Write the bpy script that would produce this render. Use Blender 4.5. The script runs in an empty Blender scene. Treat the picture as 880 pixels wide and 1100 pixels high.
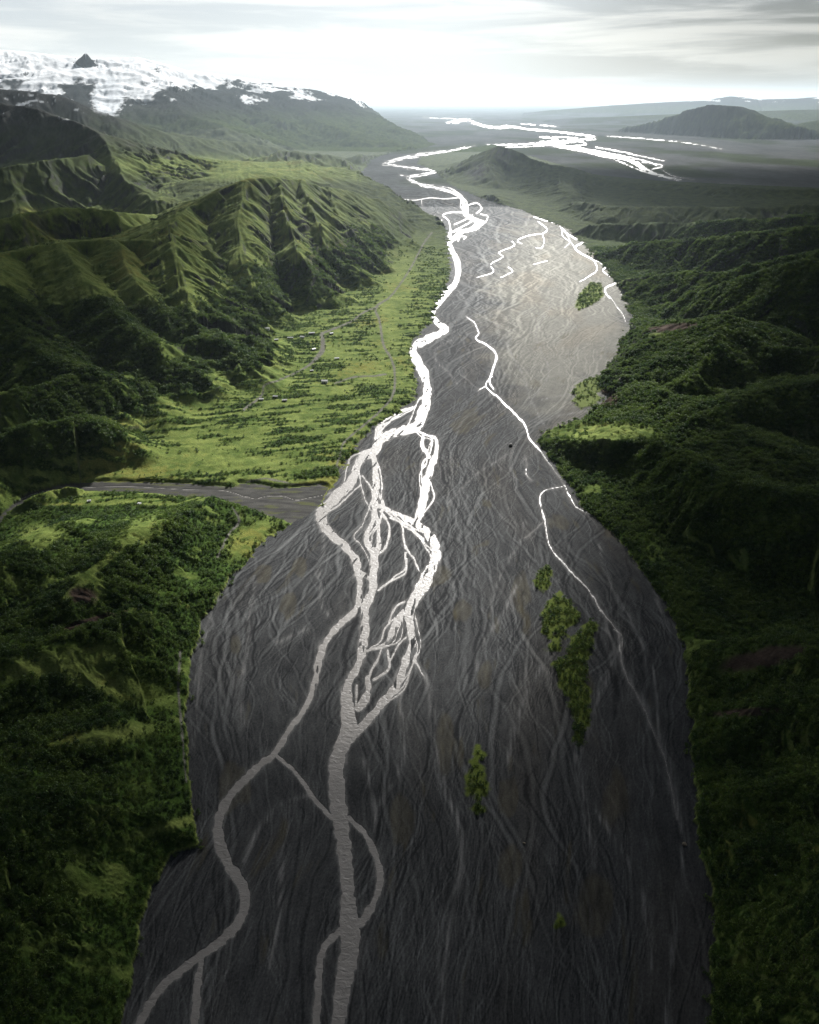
import bpy, math, time
import numpy as np
from mathutils import Vector

T0 = time.time()
Q = 1.0                                   # grid density
rng = np.random.default_rng(7)
scene = bpy.context.scene
col = scene.collection
F32 = np.float32

# ------------------------------------------------------------------ camera
HC, FPX, PIT = 350.0, 800.0, math.atan(442.0 / 800.0)
CP, SP = math.cos(PIT), math.sin(PIT)
cd = bpy.data.cameras.new('camera'); cam = bpy.data.objects.new('camera', cd); col.objects.link(cam)
cam.location = (0, 0, HC); cam.rotation_euler = (math.pi / 2 - PIT, 0, 0)
cd.sensor_fit = 'VERTICAL'; cd.sensor_height = 24.0; cd.lens = 24.0 * FPX / 1100.0
cd.clip_start = 1.0; cd.clip_end = 200000.0
scene.camera = cam

def tand(py):                              # tangent of the depression of an image row
    return np.tan(PIT - np.arctan((550.0 - np.asarray(py, float)) / FPX))
def at_Y(px, py, Y):                       # pixel + forward distance -> world point
    z = HC - Y * tand(py)
    dep = Y * CP + (HC - z) * SP
    return ((px - 440.0) / FPX * dep, Y, z)
def ground(px, py, z=0.0):
    Y = (HC - z) / tand(py)
    return at_Y(px, py, Y)
def project(X, Y, Z):
    dep = Y * CP + (HC - Z) * SP
    v = Y * SP - (HC - Z) * CP
    return 440.0 + FPX * X / dep, 550.0 - FPX * v / dep, dep

# ------------------------------------------------------------------ noise
_g = rng.random(4096) * 2 * np.pi
GX, GY = np.cos(_g).astype(F32), np.sin(_g).astype(F32)
def pn(x, y, seed=0):
    x = np.asarray(x, F32); y = np.asarray(y, F32)
    xi = np.floor(x); yi = np.floor(y)
    fx = x - xi; fy = y - yi
    xi = xi.astype(np.int64); yi = yi.astype(np.int64)
    def gr(a, b, dx, dy):
        h = (a * 374761393 + b * 668265263 + seed * 974634777) & 0x7fffffff
        h = ((h ^ (h >> 13)) * 1274126177) & 0x7fffffff
        h = (h ^ (h >> 16)) & 4095
        return GX[h] * dx + GY[h] * dy
    u = fx * fx * fx * (fx * (fx * 6 - 15) + 10); v = fy * fy * fy * (fy * (fy * 6 - 15) + 10)
    a = gr(xi, yi, fx, fy); b = gr(xi + 1, yi, fx - 1, fy)
    c = gr(xi, yi + 1, fx, fy - 1); d = gr(xi + 1, yi + 1, fx - 1, fy - 1)
    a = a + u * (b - a); c = c + u * (d - c)
    return (a + v * (c - a)) * F32(1.5)
def fbm(x, y, o=4, seed=0, g=0.5):
    s = 0; a = 1.0; n = 0
    for i in range(o):
        s = s + a * pn(x * 2 ** i, y * 2 ** i, seed + i * 17); n += a; a *= g
    return s / n
def ridged(x, y, o=4, seed=0, g=0.5):
    s = 0; a = 1.0; n = 0
    for i in range(o):
        s = s + a * (1 - np.minimum(np.abs(pn(x * 2 ** i, y * 2 ** i, seed + i * 17)) * 2.2, 1)); n += a; a *= g
    return s / n
def sst(a, b, x):
    t = np.clip((x - a) / (b - a), 0, 1); return t * t * (3 - 2 * t)
def smax(a, b, k):
    h = np.clip(0.5 + 0.5 * (a - b) / k, 0, 1)
    return b + (a - b) * h + k * h * (1 - h)
def lerp(a, b, t):
    return a + (b - a) * t

# ------------------------------------------------------------------ distances
def poly_dist(x, y, pts, closed=False):
    """distance to a polyline -> dist, interpolation of extra columns, arclength, signed side"""
    pts = np.asarray(pts, float)
    if closed: pts = np.vstack([pts, pts[:1]])
    best = np.full(x.shape, 1e18, F32); ne = pts.shape[1] - 2
    ext = [np.zeros(x.shape, F32) for _ in range(ne)]
    arc = np.zeros(x.shape, F32); side = np.zeros(x.shape, F32); acc = 0.0
    for i in range(len(pts) - 1):
        ax, ay = pts[i, :2]; bx, by = pts[i + 1, :2]
        dx, dy = bx - ax, by - ay; L2 = dx * dx + dy * dy + 1e-9
        rx = x - F32(ax); ry = y - F32(ay)
        t = np.clip((rx * F32(dx) + ry * F32(dy)) / F32(L2), 0, 1)
        ex = rx - t * F32(dx); ey = ry - t * F32(dy)
        d = ex * ex + ey * ey
        m = d < best
        best[m] = d[m]
        tm = t[m]
        for k in range(ne):
            ext[k][m] = pts[i, 2 + k] + (pts[i + 1, 2 + k] - pts[i, 2 + k]) * tm
        L = math.sqrt(L2)
        arc[m] = acc + tm * L
        cr_ = (rx[m] * dy - ry[m] * dx) / (L * np.sqrt(d[m]) + 1e-3)
        inner = (tm < 1) if i == 0 else ((tm > 0) if i == len(pts) - 2 else np.ones(tm.shape, bool))
        if i == 0: inner = tm > 0
        if i == len(pts) - 2: inner = inner & (tm < 1) if i == 0 else tm < 1
        side[m] = np.where(inner, np.sign(cr_), cr_)
        acc += L
    return np.sqrt(best), ext, arc, side
def inside(x, y, pts):
    pts = np.asarray(pts, float); r = np.zeros(x.shape, bool); n = len(pts)
    for i in range(n):
        ax, ay = pts[i, :2]; bx, by = pts[(i + 1) % n, :2]
        if ay == by: continue
        c = (ay > y) != (by > y)
        r ^= c & (x < (bx - ax) * (y - ay) / (by - ay) + ax)
    return r
def signed(x, y, pts):                     # negative inside
    d, _, _, _ = poly_dist(x, y, pts, True)
    return np.where(inside(x, y, pts), -d, d)
def px_poly(pts):
    return [ground(p[0], p[1])[:2] for p in pts]

# ------------------------------------------------------------------ traced plan of the valley floor
LEFT_BANK = [(120, 1180), (128, 1100), (150, 1010), (165, 950), (185, 922), (213, 905), (206, 870), (203, 820), (200, 770),
             (206, 710), (216, 670), (240, 632), (280, 587), (318, 557), (343, 541), (352, 532), (372, 500), (392, 470), (405, 455),
             (432, 441), (446, 428), (448, 408), (441, 385), (440, 372), (462, 345), (463, 334), (478, 310), (484, 292), (482, 270),
             (480, 252), (474, 240), (462, 236)]
FAR_LEFT = [(452, 231), (436, 221), (405, 209), (392, 200), (388, 186), (398, 172), (420, 164), (450, 160), (470, 155), (420, 145), (450, 120)]
RIGHT_BANK = [(770, 1180), (762, 1100), (766, 960), (752, 920), (746, 860), (742, 780), (736, 690), (716, 650), (690, 610), (660, 575),
              (630, 548), (606, 512), (590, 490), (578, 476), (588, 463), (622, 457), (640, 442), (655, 428), (642, 412), (662, 385), (682, 345),
              (668, 312), (652, 290), (632, 268), (612, 247), (560, 226), (520, 214), (488, 201)]
FAR_RIGHT = [(477, 193), (468, 184), (448, 176), (452, 169), (500, 160), (530, 155), (570, 168), (640, 188), (700, 194), (800, 199), (900, 203),
             (1000, 205), (1100, 190), (1000, 160), (900, 150), (800, 150), (660, 142), (560, 128), (560, 118)]
G_POLY = px_poly(LEFT_BANK + FAR_LEFT + FAR_RIGHT[::-1] + RIGHT_BANK[::-1])
CREEK = px_poly([(356, 524), (345, 521), (322, 523), (300, 524), (275, 519), (258, 519), (250, 523), (200, 519), (110, 517), (70, 520), (30, 530),
                 (12, 543), (-20, 570), (-12, 580), (12, 552), (35, 537), (75, 528), (150, 530), (200, 535), (236, 541), (262, 547), (290, 556),
                 (312, 563), (330, 555), (345, 542)])
PADX = 0
# river channels: (pixel x, pixel row, width in pixels)
W = [
 [(500,158,1.2),(488,162,1.6),(464,165,2),(427,171,2),(417,176,2),(427,178,2),(439,180,2),(458,182,2),(466,184,2),(441,190,2),(447,196,2.2),(458,200,2.4),(476,203,2.6),(490,208,3.4),(497,214,4),(499,222,4),(500,230,4.5),(510,236,4),(518,239,4),(508,245,4),(494,250,4.5),(486,258,5)],
 [(486,256,5),(483,262,5.5),(486,270,6),(491,282,7),(492,294,7.5),(488,306,7.5),(480,314,9),(470,328,6.5),(465,338,5.5),(472,348,7),(480,354,7),(466,361,9),(454,367,10),(444,375,9),(448,388,10),(456,402,11),(459,418,12)],
 [(459,418,12),(458,432,12),(452,450,12),(445,459,12),(423,465,11),(409,472,12),(402,484,12),(391,490,13),(384,500,11),(377,518,12),(368,527,13),(352,543,14),(345,554,12),(352,570,11),(370,586,9.5),(382,602,9.5),(386,620,9.5)],
 [(445,437,3),(427,443,4),(414,450,5),(407,459,6),(404,470,6)],
 [(400,486,7),(403,502,7),(404,520,8),(403,534,8),(404,543,8),(400,561,6),(393,575,6),(396,586,8),(402,597,10),(401,620,9)],
 [(404,547,5),(407,568,5),(407,588,6),(403,597,7)],
 [(443,460,3),(457,467,3),(468,471,4),(469,485,5),(465,496,8),(460,511,10),(457,525,11),(455,538,10),(450,554,9),(448,560,8)],
 [(454,468,3),(453,479,4),(461,491,5)],
 [(406,542,4),(427,552,5),(445,561,8),(464,577,11),(469,595,11),(464,609,12),(457,625,14)],
 [(411,547,2),(423,556,2.5),(436,565,2.5),(455,579,3)],
 [(409,549,2),(416,561,2.5),(418,570,3),(414,588,2.5),(406,596,2.5)],
 [(418,556,1.5),(432,563,2.2),(436,588,2.2),(445,600,2),(450,613,1.8)],
 [(436,593,1.6),(434,611,1.8),(423,620,2),(409,632,2.4)],
 [(389,511,2),(398,522,2),(401,531,2.4)],
 [(386,512,1.2),(391,534,1.4),(399,548,1.6)],
 [(386,620,9),(387,636,8.5),(382,654,8),(366,670,8),(350,689,8),(343,707,8),(340,727,7.5),(334,748,7),(323,768,7),(309,786,7),(296,808,8),(273,827,9),(249,853,10),(236,876,11),(236,905,12),(248,931,13),(261,952,13),(263,972,13),(255,992,12),(235,1013,11),(215,1027,10),(195,1042,10),(172,1062,10),(150,1100,10),(130,1160,10)],
 [(217,1026,8),(212,1060,9),(210,1100,9),(205,1170,9)],
 [(401,615,9),(400,636,10),(393,652,10),(392,670,9),(390,691,9),(387,709,9),(380,723,11),(373,736,10),(373,755,15),(375,773,17),(373,790,18),(364,809,18),(361,835,20),(364,867,20),(370,911,17),(373,943,16),(375,978,20),(376,1001,24),(375,1027,23),(369,1059,21),(363,1100,16),(356,1160,16)],
 [(387,614,5),(397,622,5),(401,630,6)],
 [(459,618,15),(455,628,14),(445,645,13),(439,659,12),(442,677,10),(442,695,9),(436,709,10),(430,727,9),(423,741,9),(409,757,10),(398,770,10),(386,784,9),(375,795,11)],
 [(433,657,6),(423,675,10),(416,689,5),(405,695,3),(394,699,3)],
 [(434,646,2.4),(425,652,2.2),(418,668,2.2)],
 [(411,695,2.4),(400,720,3),(395,730,4)],
 [(416,698,3),(418,718,3.4),(402,730,3)],
 [(395,728,7),(395,745,9),(386,760,11)],
 [(384,736,2),(383,756,3)],
 [(436,684,1.8),(427,695,1.8),(420,709,1.6)],
 [(407,634,2),(418,625,2),(434,616,2),(437,600,1.6)],
 [(445,709,3.4),(452,720,2.2),(457,727,1.2)],
 [(296,810,4),(322,834,4.4),(334,853,5),(351,873,6),(360,880,6)],
 [(374,878,6),(386,889,6),(395,899,7),(405,923,7),(408,952,8),(395,981,9),(384,994,10)],
 [(366,999,9),(348,1019,9),(343,1048,9),(340,1100,9),(338,1160,9)],
 [(499,222,1.4),(512,218,1.6),(517,224,1.6),(512,229,1.6)],
 [(516,230,1.5),(524,232,1.8),(522,238,1.8),(518,241,1.8)],
 [(498,228,1.8),(485,228,1.7),(476,231,1.7),(482,237,1.7),(484,246,1.8),(484,256,2)],
 [(475,236,1.4),(469,243,1.4),(468,250,1.2)],
 [(489,247,1.7),(498,243,1.7),(508,237,1.7)],
 [(488,241,1.5),(500,236,1.5),(508,231,1.5)],
 [(490,254,1.6),(500,254,1.6),(499,257,1.2)],
 [(418,217,.7),(430,214,.9),(446,215,1),(462,212.5,1),(478,213.5,1),(494,212,1.2)],
 [(453,214,1.2),(454,221,1.2)],
 [(430,188,1.2),(441,190,1.2)],
 [(574,233,1.6),(586,237,2),(600,241,2),(608,250,2.6),(620,257,2.8),(626,260,2.6),(618,266,2.4),(626,273,2.6),(638,280,2.6),(641,290,2),(634,296,1.8),(622,303,1.2)],
 [(640,279,2.4),(651,287,2.6),(648,291,2.4),(662,302,2.8),(650,310,2.6),(654,320,1.8)],
 [(608,250,1.5),(613,259,1.5),(618,266,1.6)],
 [(604,246,1.4),(605,254,1.4),(612,260,1.4),(606,266,1)],
 [(578,238,1.7),(588,246,1.8),(583,252,1.8),(585,258,1.7),(582,266,1.7),(576,266,1.2)],
 [(582,251,1.7),(568,253,1.7),(556,258,1.6),(561,262,1.2)],
 [(550,259,1.5),(552,264,1.7),(536,271,1.5),(540,276,1.5),(527,284,1.7),(531,292,1.7),(512,298,1.1)],
 [(547,287,1.8),(550,292,1.8),(538,298,1.2)],
 [(573,284,1.2),(588,280,1.2)],
 [(668,316,1.6),(676,310,4),(677,318,3),(680,322,1.2)],
 [(654,318,1.2),(664,330,1.2),(672,345,1.2)],
 [(500,340,.9),(510,346,1.3),(515,358,1.5),(512,364,1.8),(528,374,2),(534,384,2.2),(528,400,2.6),(526,410,2),(531,418,1.4)],
 [(528,404,2.2),(521,414,2),(532,424,2.4),(547,438,2.8),(564,456,2.8),(569,470,2.6),(579,483,2)],
 [(514,420,1),(522,413,1.4)],
 [(607,522,.9),(585,527,1.3),(580,537,2),(585,559,1.8),(590,585,2),(607,607,2.2),(633,635,2.2),(645,655,2),(658,670,1.6),(665,680,1.4),(666,700,1.6)],
 [(607,522,1.4),(617,543,1.8),(639,554,1.2)],
 [(679,583,1.2),(687,607,1.6),(696,621,1.4)],
 [(579,483,1.5),(590,498,.9),(602,514,.8),(607,522,1.0)],
 [(564,492,.3),(566,499,1.1),(565,508,1.5),(572,516,.4)],
 [(661,676,1.6),(668,683,1.6),(667,700,1.6),(668,712,1.3),(676,730,1.3),(690,758,1.2),(703,786,1.2),(714,815,1.1),(722,850,1),(728,880,.5)],
 [(585,560,.4),(564,578,.4)],
 # far braids
 [(480,132,2),(499,128,2.6),(507,131,2.2),(523,136,2),(545,136,2),(572,139,2),(602,142,2.4),(635,147,2.2),(615,151,2.2),(585,154,2.6),(560,155,1.6),(530,156,1.2)],
 [(585,154,2.6),(620,161,4),(652,166,4.6),(680,173,4.6),(693,181,4.4),(708,188,3),(732,193,1.6)],
 [(640,158,1.6),(668,163,1.6),(690,168,1.4),(714,173,1.2)],
 [(690,174,1.6),(712,178,1.4),(700,182,1.4)],
 [(600,158,1.6),(630,155,1.8),(612,149,1.6)],
 [(600,150,1.4),(580,147,1.2),(620,148,1.4)],
 [(652,146,.8),(715,151,1),(748,155,1),(775,160,.8)],
 [(660,171,1.3),(676,178,1.4),(690,184,1.8)],
 [(500,128,.8),(470,127,.8),(455,126,.6)],
 [(560,133,.7),(600,136,.7)],
 [(774,198,1),(798,201,1)],
 # creek
 [(14,548,.75),(22,537,.75),(45,528,.75),(72,525,.75),(110,523,.75),(150,523,.75),(200,526,.75),(240,527,.75),(262,533,1),(275,536,.75),(287,533,.75),(305,533,.75),(318,537,.75),(330,535,.75),(346,532,.75),(358,528,.75)],
]
# dry silt streaks: (pixel x, row, width)
S = [
 [(445,709,6),(457,727,4),(464,759,4),(468,800,3.5),(480,850,4),(496,900,5),(490,960,5),(478,1020,5),(472,1100,6)],
 [(430,745,4),(432,764,3),(436,782,3),(430,829,2.6),(410,859,2.4),(399,893,2.4)],
 [(392,818,2),(401,859,2.4),(401,893,2)],
 [(666,700,3),(675,728,3.4),(703,776,3.2),(716,809,3),(726,858,3),(735,905,3)],
 [(639,641,3),(650,670,3),(660,700,3),(640,760,5),(620,820,5),(632,880,5),(640,930,5)],
 [(644,585,2.2),(650,613,3),(667,646,4),(690,692,4),(706,738,4),(706,779,4),(720,820,3)],
 [(696,621,3),(706,639,4),(712,664,3.4),(725,674,3)],
 [(564,550,1.6),(561,578,1.8),(545,605,3),(528,640,3),(530,660,2.4)],
 [(566,604,1.6),(572,632,1.8),(578,650,3)],
 [(548,487,2),(512,510,2.2),(480,543,2),(470,565,2)],
 [(486,365,1.6),(468,376,2),(470,390,2),(486,404,2),(490,412,1.6)],
 [(490,310,1),(500,324,1.4),(498,338,1.6),(510,346,2)],
 [(345,560,3),(348,590,3),(342,620,4),(346,650,4),(352,660,3)],
 [(275,625,4),(268,660,4),(266,700,4),(258,740,5),(262,780,4)],
 [(235,640,3),(222,680,4),(212,740,4),(208,800,3)],
 [(330,855,5),(300,865,4),(280,890,5),(262,925,5)],
 [(300,690,3),(330,676,3)],
 [(560,620,3),(540,660,3),(520,690,3),(512,720,3)],
 [(630,860,3),(660,900,4),(690,960,4),(700,1040,4)],
 [(590,700,3),(560,760,4),(545,820,4)],
 [(735,905,3),(728,960,5),(722,1020,6),(715,1100,6)],
 [(310,860,4),(305,920,4),(300,980,5),(290,1040,5)],
 [(640,440,2),(600,447,2),(575,455,2)], [(655,400,2),(620,420,2.5),(580,430,2)], [(600,480,1.6),(575,440,2),(560,400,2),(545,370,2)],
 [(590,330,2),(575,360,2),(590,400,2),(570,430,2)],
]
# hill crests: (pixel x, row, forward distance);  slope each side, crest rounding, gully strength, gully spacing
R = []
def ridge(pts, s=(0.5, 0.5), r=20, g=0.35, lam=70, conc=0.0):
    R.append((np.array([at_Y(*p) for p in pts]), s, r, g, lam, conc))
# near left hillside
ridge([(-260,720,330),(-120,712,345),(0,705,362),(60,692,383),(120,702,388),(170,716,394),(203,735,390)], (0.6,0.32), 12, .4, 44)
ridge([(-260,820,270),(-100,820,280),(0,812,292),(60,800,301),(110,787,314),(150,800,318),(198,830,309)], (0.6,0.32), 10, .4, 38)
ridge([(-200,900,215),(0,880,238),(60,890,242),(130,915,241),(185,930,237)], (0.6,0.32), 8, .4, 34)
ridge([(-200,1010,160),(0,1000,178),(60,1010,187),(110,1040,187),(140,1080,178)], (0.45,0.5), 8, .3, 26)
ridge([(-160,1150,120),(0,1110,140),(60,1120,150),(110,1140,152)], (0.45,0.5), 8, .3, 26)
ridge([(20,668,410),(62,640,432),(95,610,470),(135,574,528),(172,560,558),(200,550,588),(232,538,622)], (0.5,0.36), 8, .3, 36)
ridge([(-150,620,440),(0,600,482),(45,577,540),(70,566,565)], (0.3,0.4), 14, .3, 40)
ridge([(60,688,386),(100,672,405),(128,660,425),(150,672,420)], (0.35,0.6), 6, .2, 26)
ridge([(185,640,470),(160,628,480),(130,622,480)], (0.25,0.3), 12, .3, 30)
# left forest hills
ridge([(-200,500,630),(0,470,700),(40,456,735),(80,451,770),(112,462,760),(140,475,760)], (0.6,0.42), 12, .45, 60)
ridge([(-150,430,780),(0,420,800),(40,415,830),(80,405,880),(110,402,900)], (0.6,0.42), 12, .45, 60)
ridge([(262,395,1040),(247,362,1092),(243,360,1092),(225,361,1080),(200,369,1050),(180,379,1010),(150,396,960),(120,411,905),(90,425,855),(62,438,815)], (0.42,0.65), 9, .5, 65)
ridge([(215,388,1000),(222,412,950),(228,428,920),(240,440,900)], (0.35,0.35), 10, .4, 45)
ridge([(150,396,960),(165,425,890),(180,447,850)], (0.35,0.35), 10, .4, 45)
ridge([(243,360,1092),(262,388,1020),(285,408,980)], (0.4,0.35), 8, .4, 45)
ridge([(-300,280,1250),(0,271,1345),(30,266,1385),(60,262,1405),(110,255,1455),(140,255,1445),(165,256,1435),(186,250,1450)], (1.05,0.2), 10, .4, 95, .3)
ridge([(186,250,1450),(195,285,1300),(205,315,1195),(212,344,1118),(228,354,1125)], (0.45,0.66), 9, .35, 70)
ridge([(60,262,1400),(90,300,1210),(130,340,1075),(170,364,1012),(202,394,962)], (0.45,0.66), 9, .35, 70)
ridge([(0,272,1340),(0,330,1055),(30,365,962),(60,389,903),(100,400,890)], (0.45,0.66), 9, .35, 70)
ridge([(125,256,1440),(150,300,1230),(180,335,1130)], (0.45,0.66), 9, .35, 70)
ridge([(-300,250,1600),(0,233,1745),(60,224,1850),(95,222,1890),(122,223,1895)], (0.8,0.25), 12, .5, 90, .3)
# the big left hill at the valley bend
ridge([(456,240,2660),(440,232,2620),(420,222,2500),(395,211,2350),(360,199,2200),(320,191,2085),(290,189,1985),(262,193,1905),(235,206,1825),(205,221,1765),(186,240,1560)], (0.38,0.8), 10, .22, 170, .2)
ridge([(300,194,1965),(312,235,1715),(325,270,1562),(345,294,1485),(362,310,1480)], (0.5,0.72), 8, .5, 70)
ridge([(262,195,1890),(255,240,1640),(262,285,1450),(275,315,1340),(300,332,1320)], (0.48,0.72), 10, .35, 70)
ridge([(360,199,2190),(372,235,1980),(392,262,1870),(412,285,1780)], (0.5,0.75), 8, .35, 60)
ridge([(395,211,2345),(405,235,2180),(422,258,2080)], (0.5,0.75), 8, .35, 60)
ridge([(330,192,2100),(345,228,1850),(358,262,1700),(378,285,1640)], (0.5,0.75), 8, .35, 60)
# behind it
ridge([(-300,110,3100),(0,111,3300),(40,118,3210),(80,130,3105),(110,141,3000),(122,160,2805),(136,190,2500),(170,212,2250)], (0.75,0.35), 14, .55, 150, .2)
ridge([(-200,190,2500),(0,180,2450),(50,172,2560),(90,165,2700)], (0.6,0.3), 14, .5, 120)
ridge([(120,152,3300),(180,165,3300),(250,175,3200),(330,172,3300),(370,180,3400),(388,195,3600)], (0.16,0.2), 120, .3, 200)
ridge([(230,190,2600),(280,181,2750),(340,180,2900),(400,200,2900)], (0.16,0.2), 70, .3, 150)
ridge([(300,160,4250),(360,165,4400),(390,172,4500),(402,190,4500)], (0.3,0.4), 50, .5, 160)
ridge([(395,166,5200),(430,159,6000),(455,153,6700)], (0.3,0.35), 40, .5, 200)
ridge([(-400,90,4500),(0,96,4800),(60,101,4800),(120,121,4800),(180,141,5000),(240,151,5250),(300,158,5400)], (0.3,0.3), 60, .5, 260)
# glacier mountain
ridge([(-500,40,8500),(-200,46,8800),(0,53,9000),(45,57,9000),(90,63,9000),(140,61,9250),(200,75,9500),(260,83,9800),(340,97,10500),(400,112,11000),(430,121,11400),(444,133,12000)], (0.2,0.2), 200, .45, 420, .0)
ridge([(82,66,8600),(90,56,8600),(94,57,8600),(104,68,8600)], (1.1,1.1), 3, .1, 60)
ridge([(165,85,8300),(175,100,7500),(200,120,6800),(240,135,6400)], (0.26,0.26), 60, .5, 260)
ridge([(300,95,9300),(320,115,8300),(350,132,7600),(380,142,7300)], (0.22,0.22), 60, .5, 260)
# mid right hill with the rocky top
ridge([(462,186,4800),(480,192,4300),(497,190,4200),(507,181,4210),(520,171,4250),(531,161,4300),(541,156,4335),(552,160,4330),(570,170,4250),(590,178,4100),(620,187,3900),(660,194,3690),(720,197,3500),(790,200,3300),(880,205,3200),(1100,205,3100)], (0.19,0.34), 8, .7, 150)
ridge([(527,168,4260),(533,161,4290),(538,156.5,4330),(543,155.5,4335),(549,161,4325),(556,167,4310)], (0.95,0.7), 4, .5, 40)
ridge([(541,157,4320),(528,176,4030),(540,196,3640)], (0.34,0.45), 6, .5, 110)
ridge([(590,178,4100),(600,195,3500),(615,210,3150)], (0.25,0.25), 40, .5, 120)
ridge([(478,176,4900),(503,171,4900)], (0.2,0.2), 30, .3, 120)
ridge([(492,158,6900),(503,154,7000),(512,157,7000)], (0.4,0.4), 10, .3, 100)
ridge([(615,218,2880),(680,222,2600),(760,222,2500),(880,222,2400),(1100,222,2300)], (0.32,0.2), 16, .5, 130)
ridge([(625,246,2330),(650,240,2290),(700,240,2200),(780,238,2050),(880,232,1950),(1100,225,1800)], (0.6,0.25), 12, .5, 100)
ridge([(642,274,1955),(690,262,1900),(740,258,1800),(800,250,1700),(880,245,1600),(1100,235,1500)], (0.68,0.25), 9, .5, 90)
ridge([(665,303,1640),(700,297,1560),(737,293,1480),(778,290,1400),(829,280,1350),(880,270,1300),(1100,260,1200)], (0.72,0.25), 8, .5, 80)
ridge([(700,335,1400),(730,322,1370),(772,306,1300),(820,290,1250),(880,280,1180),(1100,265,1100)], (0.72,0.26), 8, .5, 75)
ridge([(672,386,1085),(690,377,1090),(710,362,1090),(740,346,1090),(765,340,1080),(785,340,1060),(805,358,1000),(820,374,962),(845,378,950),(880,375,930),(1100,370,880)], (0.68,0.28), 8, .5, 70)
ridge([(740,347,1085),(720,378,1010),(700,400,960),(682,410,940)], (0.4,0.4), 6, .4, 50)
ridge([(785,341,1055),(770,375,960),(745,405,910),(720,425,885)], (0.36,0.36), 8, .4, 60)
ridge([(700,418,900),(750,430,850),(797,462,765),(830,480,720)], (0.17,0.25), 10, .4, 50)
ridge([(780,440,800),(820,420,840),(880,408,840),(1100,400,800)], (0.6,0.3), 8, .5, 60)
ridge([(690,474,745),(730,484,690),(760,500,640),(800,520,590),(840,528,570),(880,532,555),(1100,540,500)], (0.85,0.4), 9, .4, 50)
ridge([(578,474.5,803),(600,474,776),(630,474,752),(670,475,736),(700,478,730)], (1.1,0.06), 3, .12, 26)
ridge([(740,690,430),(790,690,400),(840,688,382),(880,690,366),(1150,690,330)], (0.75,0.4), 8, .4, 32)
ridge([(760,770,346),(820,760,331),(880,750,321),(1150,740,290)], (0.75,0.4), 7, .4, 30)
ridge([(750,872,281),(800,856,276),(880,840,266),(1150,830,240)], (0.75,0.4), 7, .4, 30)
ridge([(772,982,216),(820,962,213),(880,950,206),(1150,940,180)], (0.75,0.4), 7, .4, 28)
ridge([(768,1062,186),(820,1062,171),(880,1052,166),(1150,1050,140)], (0.5,0.42), 7, .4, 28)
ridge([(770,1150,150),(880,1150,125),(1150,1150,110)], (0.5,0.42), 7, .4, 28)
# far right mesa and horizon range
ridge([(640,141,9200),(690,128,9300),(720,117,9500),(745,113,9500),(762,112,9500),(795,114,9350),(812,122,9100),(850,134,8700),(900,142,8300)], (0.26,0.24), 60, .5, 320)
ridge([(900,128,9800),(1000,125,9800),(1200,120,9500)], (0.2,0.2), 150, .5, 320)
ridge([(600,118,22000),(660,113,22000),(720,109.5,22000),(762,108,22000),(782,103.5,22000),(800,104,22000),(812,107,22000),(850,106,21500),(900,103,21000),(1200,100,20000)], (0.12,0.12), 300, .4, 700)
ridge([(640,126,15000),(740,122,14500),(860,118,14000),(1000,116,13500)], (0.1,0.08), 300, .4, 500)

# ------------------------------------------------------------------ the height field
NC = int(1010 * Q)
rows = [70.0]
while rows[-1] < 62000:
    y = rows[-1]; dep = y * CP + HC * SP
    flat = (y * y + HC * HC) / (FPX * HC) * 1.074 * 0.9
    lim = 0.0023 if y < 3600 else 0.0058
    rows.append(y + max(min(flat, lim * dep), 0.35) / Q)
rows = np.array(rows); NR = len(rows)
sgrid = np.linspace(-1, 1, NC)
dep0 = rows * CP + HC * SP
GXX = (sgrid[None, :] * (dep0[:, None] * 0.55 * 1.30)).astype(F32)
GYY = np.repeat(rows[:, None], NC, 1).astype(F32)
X = GXX.ravel(); Y = GYY.ravel(); N = X.size
print('grid', NR, NC, N)

# distance outside the gravel plain (metres, negative on the gravel)
wob = (fbm(X / 30, Y / 30, 5, 91, .7) * 8 + pn(X / 6, Y / 6, 92) * 1.2) * np.clip(Y / 500, .6, 6)
dG = signed(X + wob, Y - wob, G_POLY).astype(F32)
mC = (Y < 900) & (X < 0)
dC = np.full(N, 1e6, F32); dC[mC] = (1.5 + 2.2 * fbm(X[mC] / 22, Y[mC] / 12, 4, 93)) + signed(X[mC] + wob[mC] * .3, Y[mC] - wob[mC] * .3, CREEK)
d = np.minimum(dG, dC)

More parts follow.
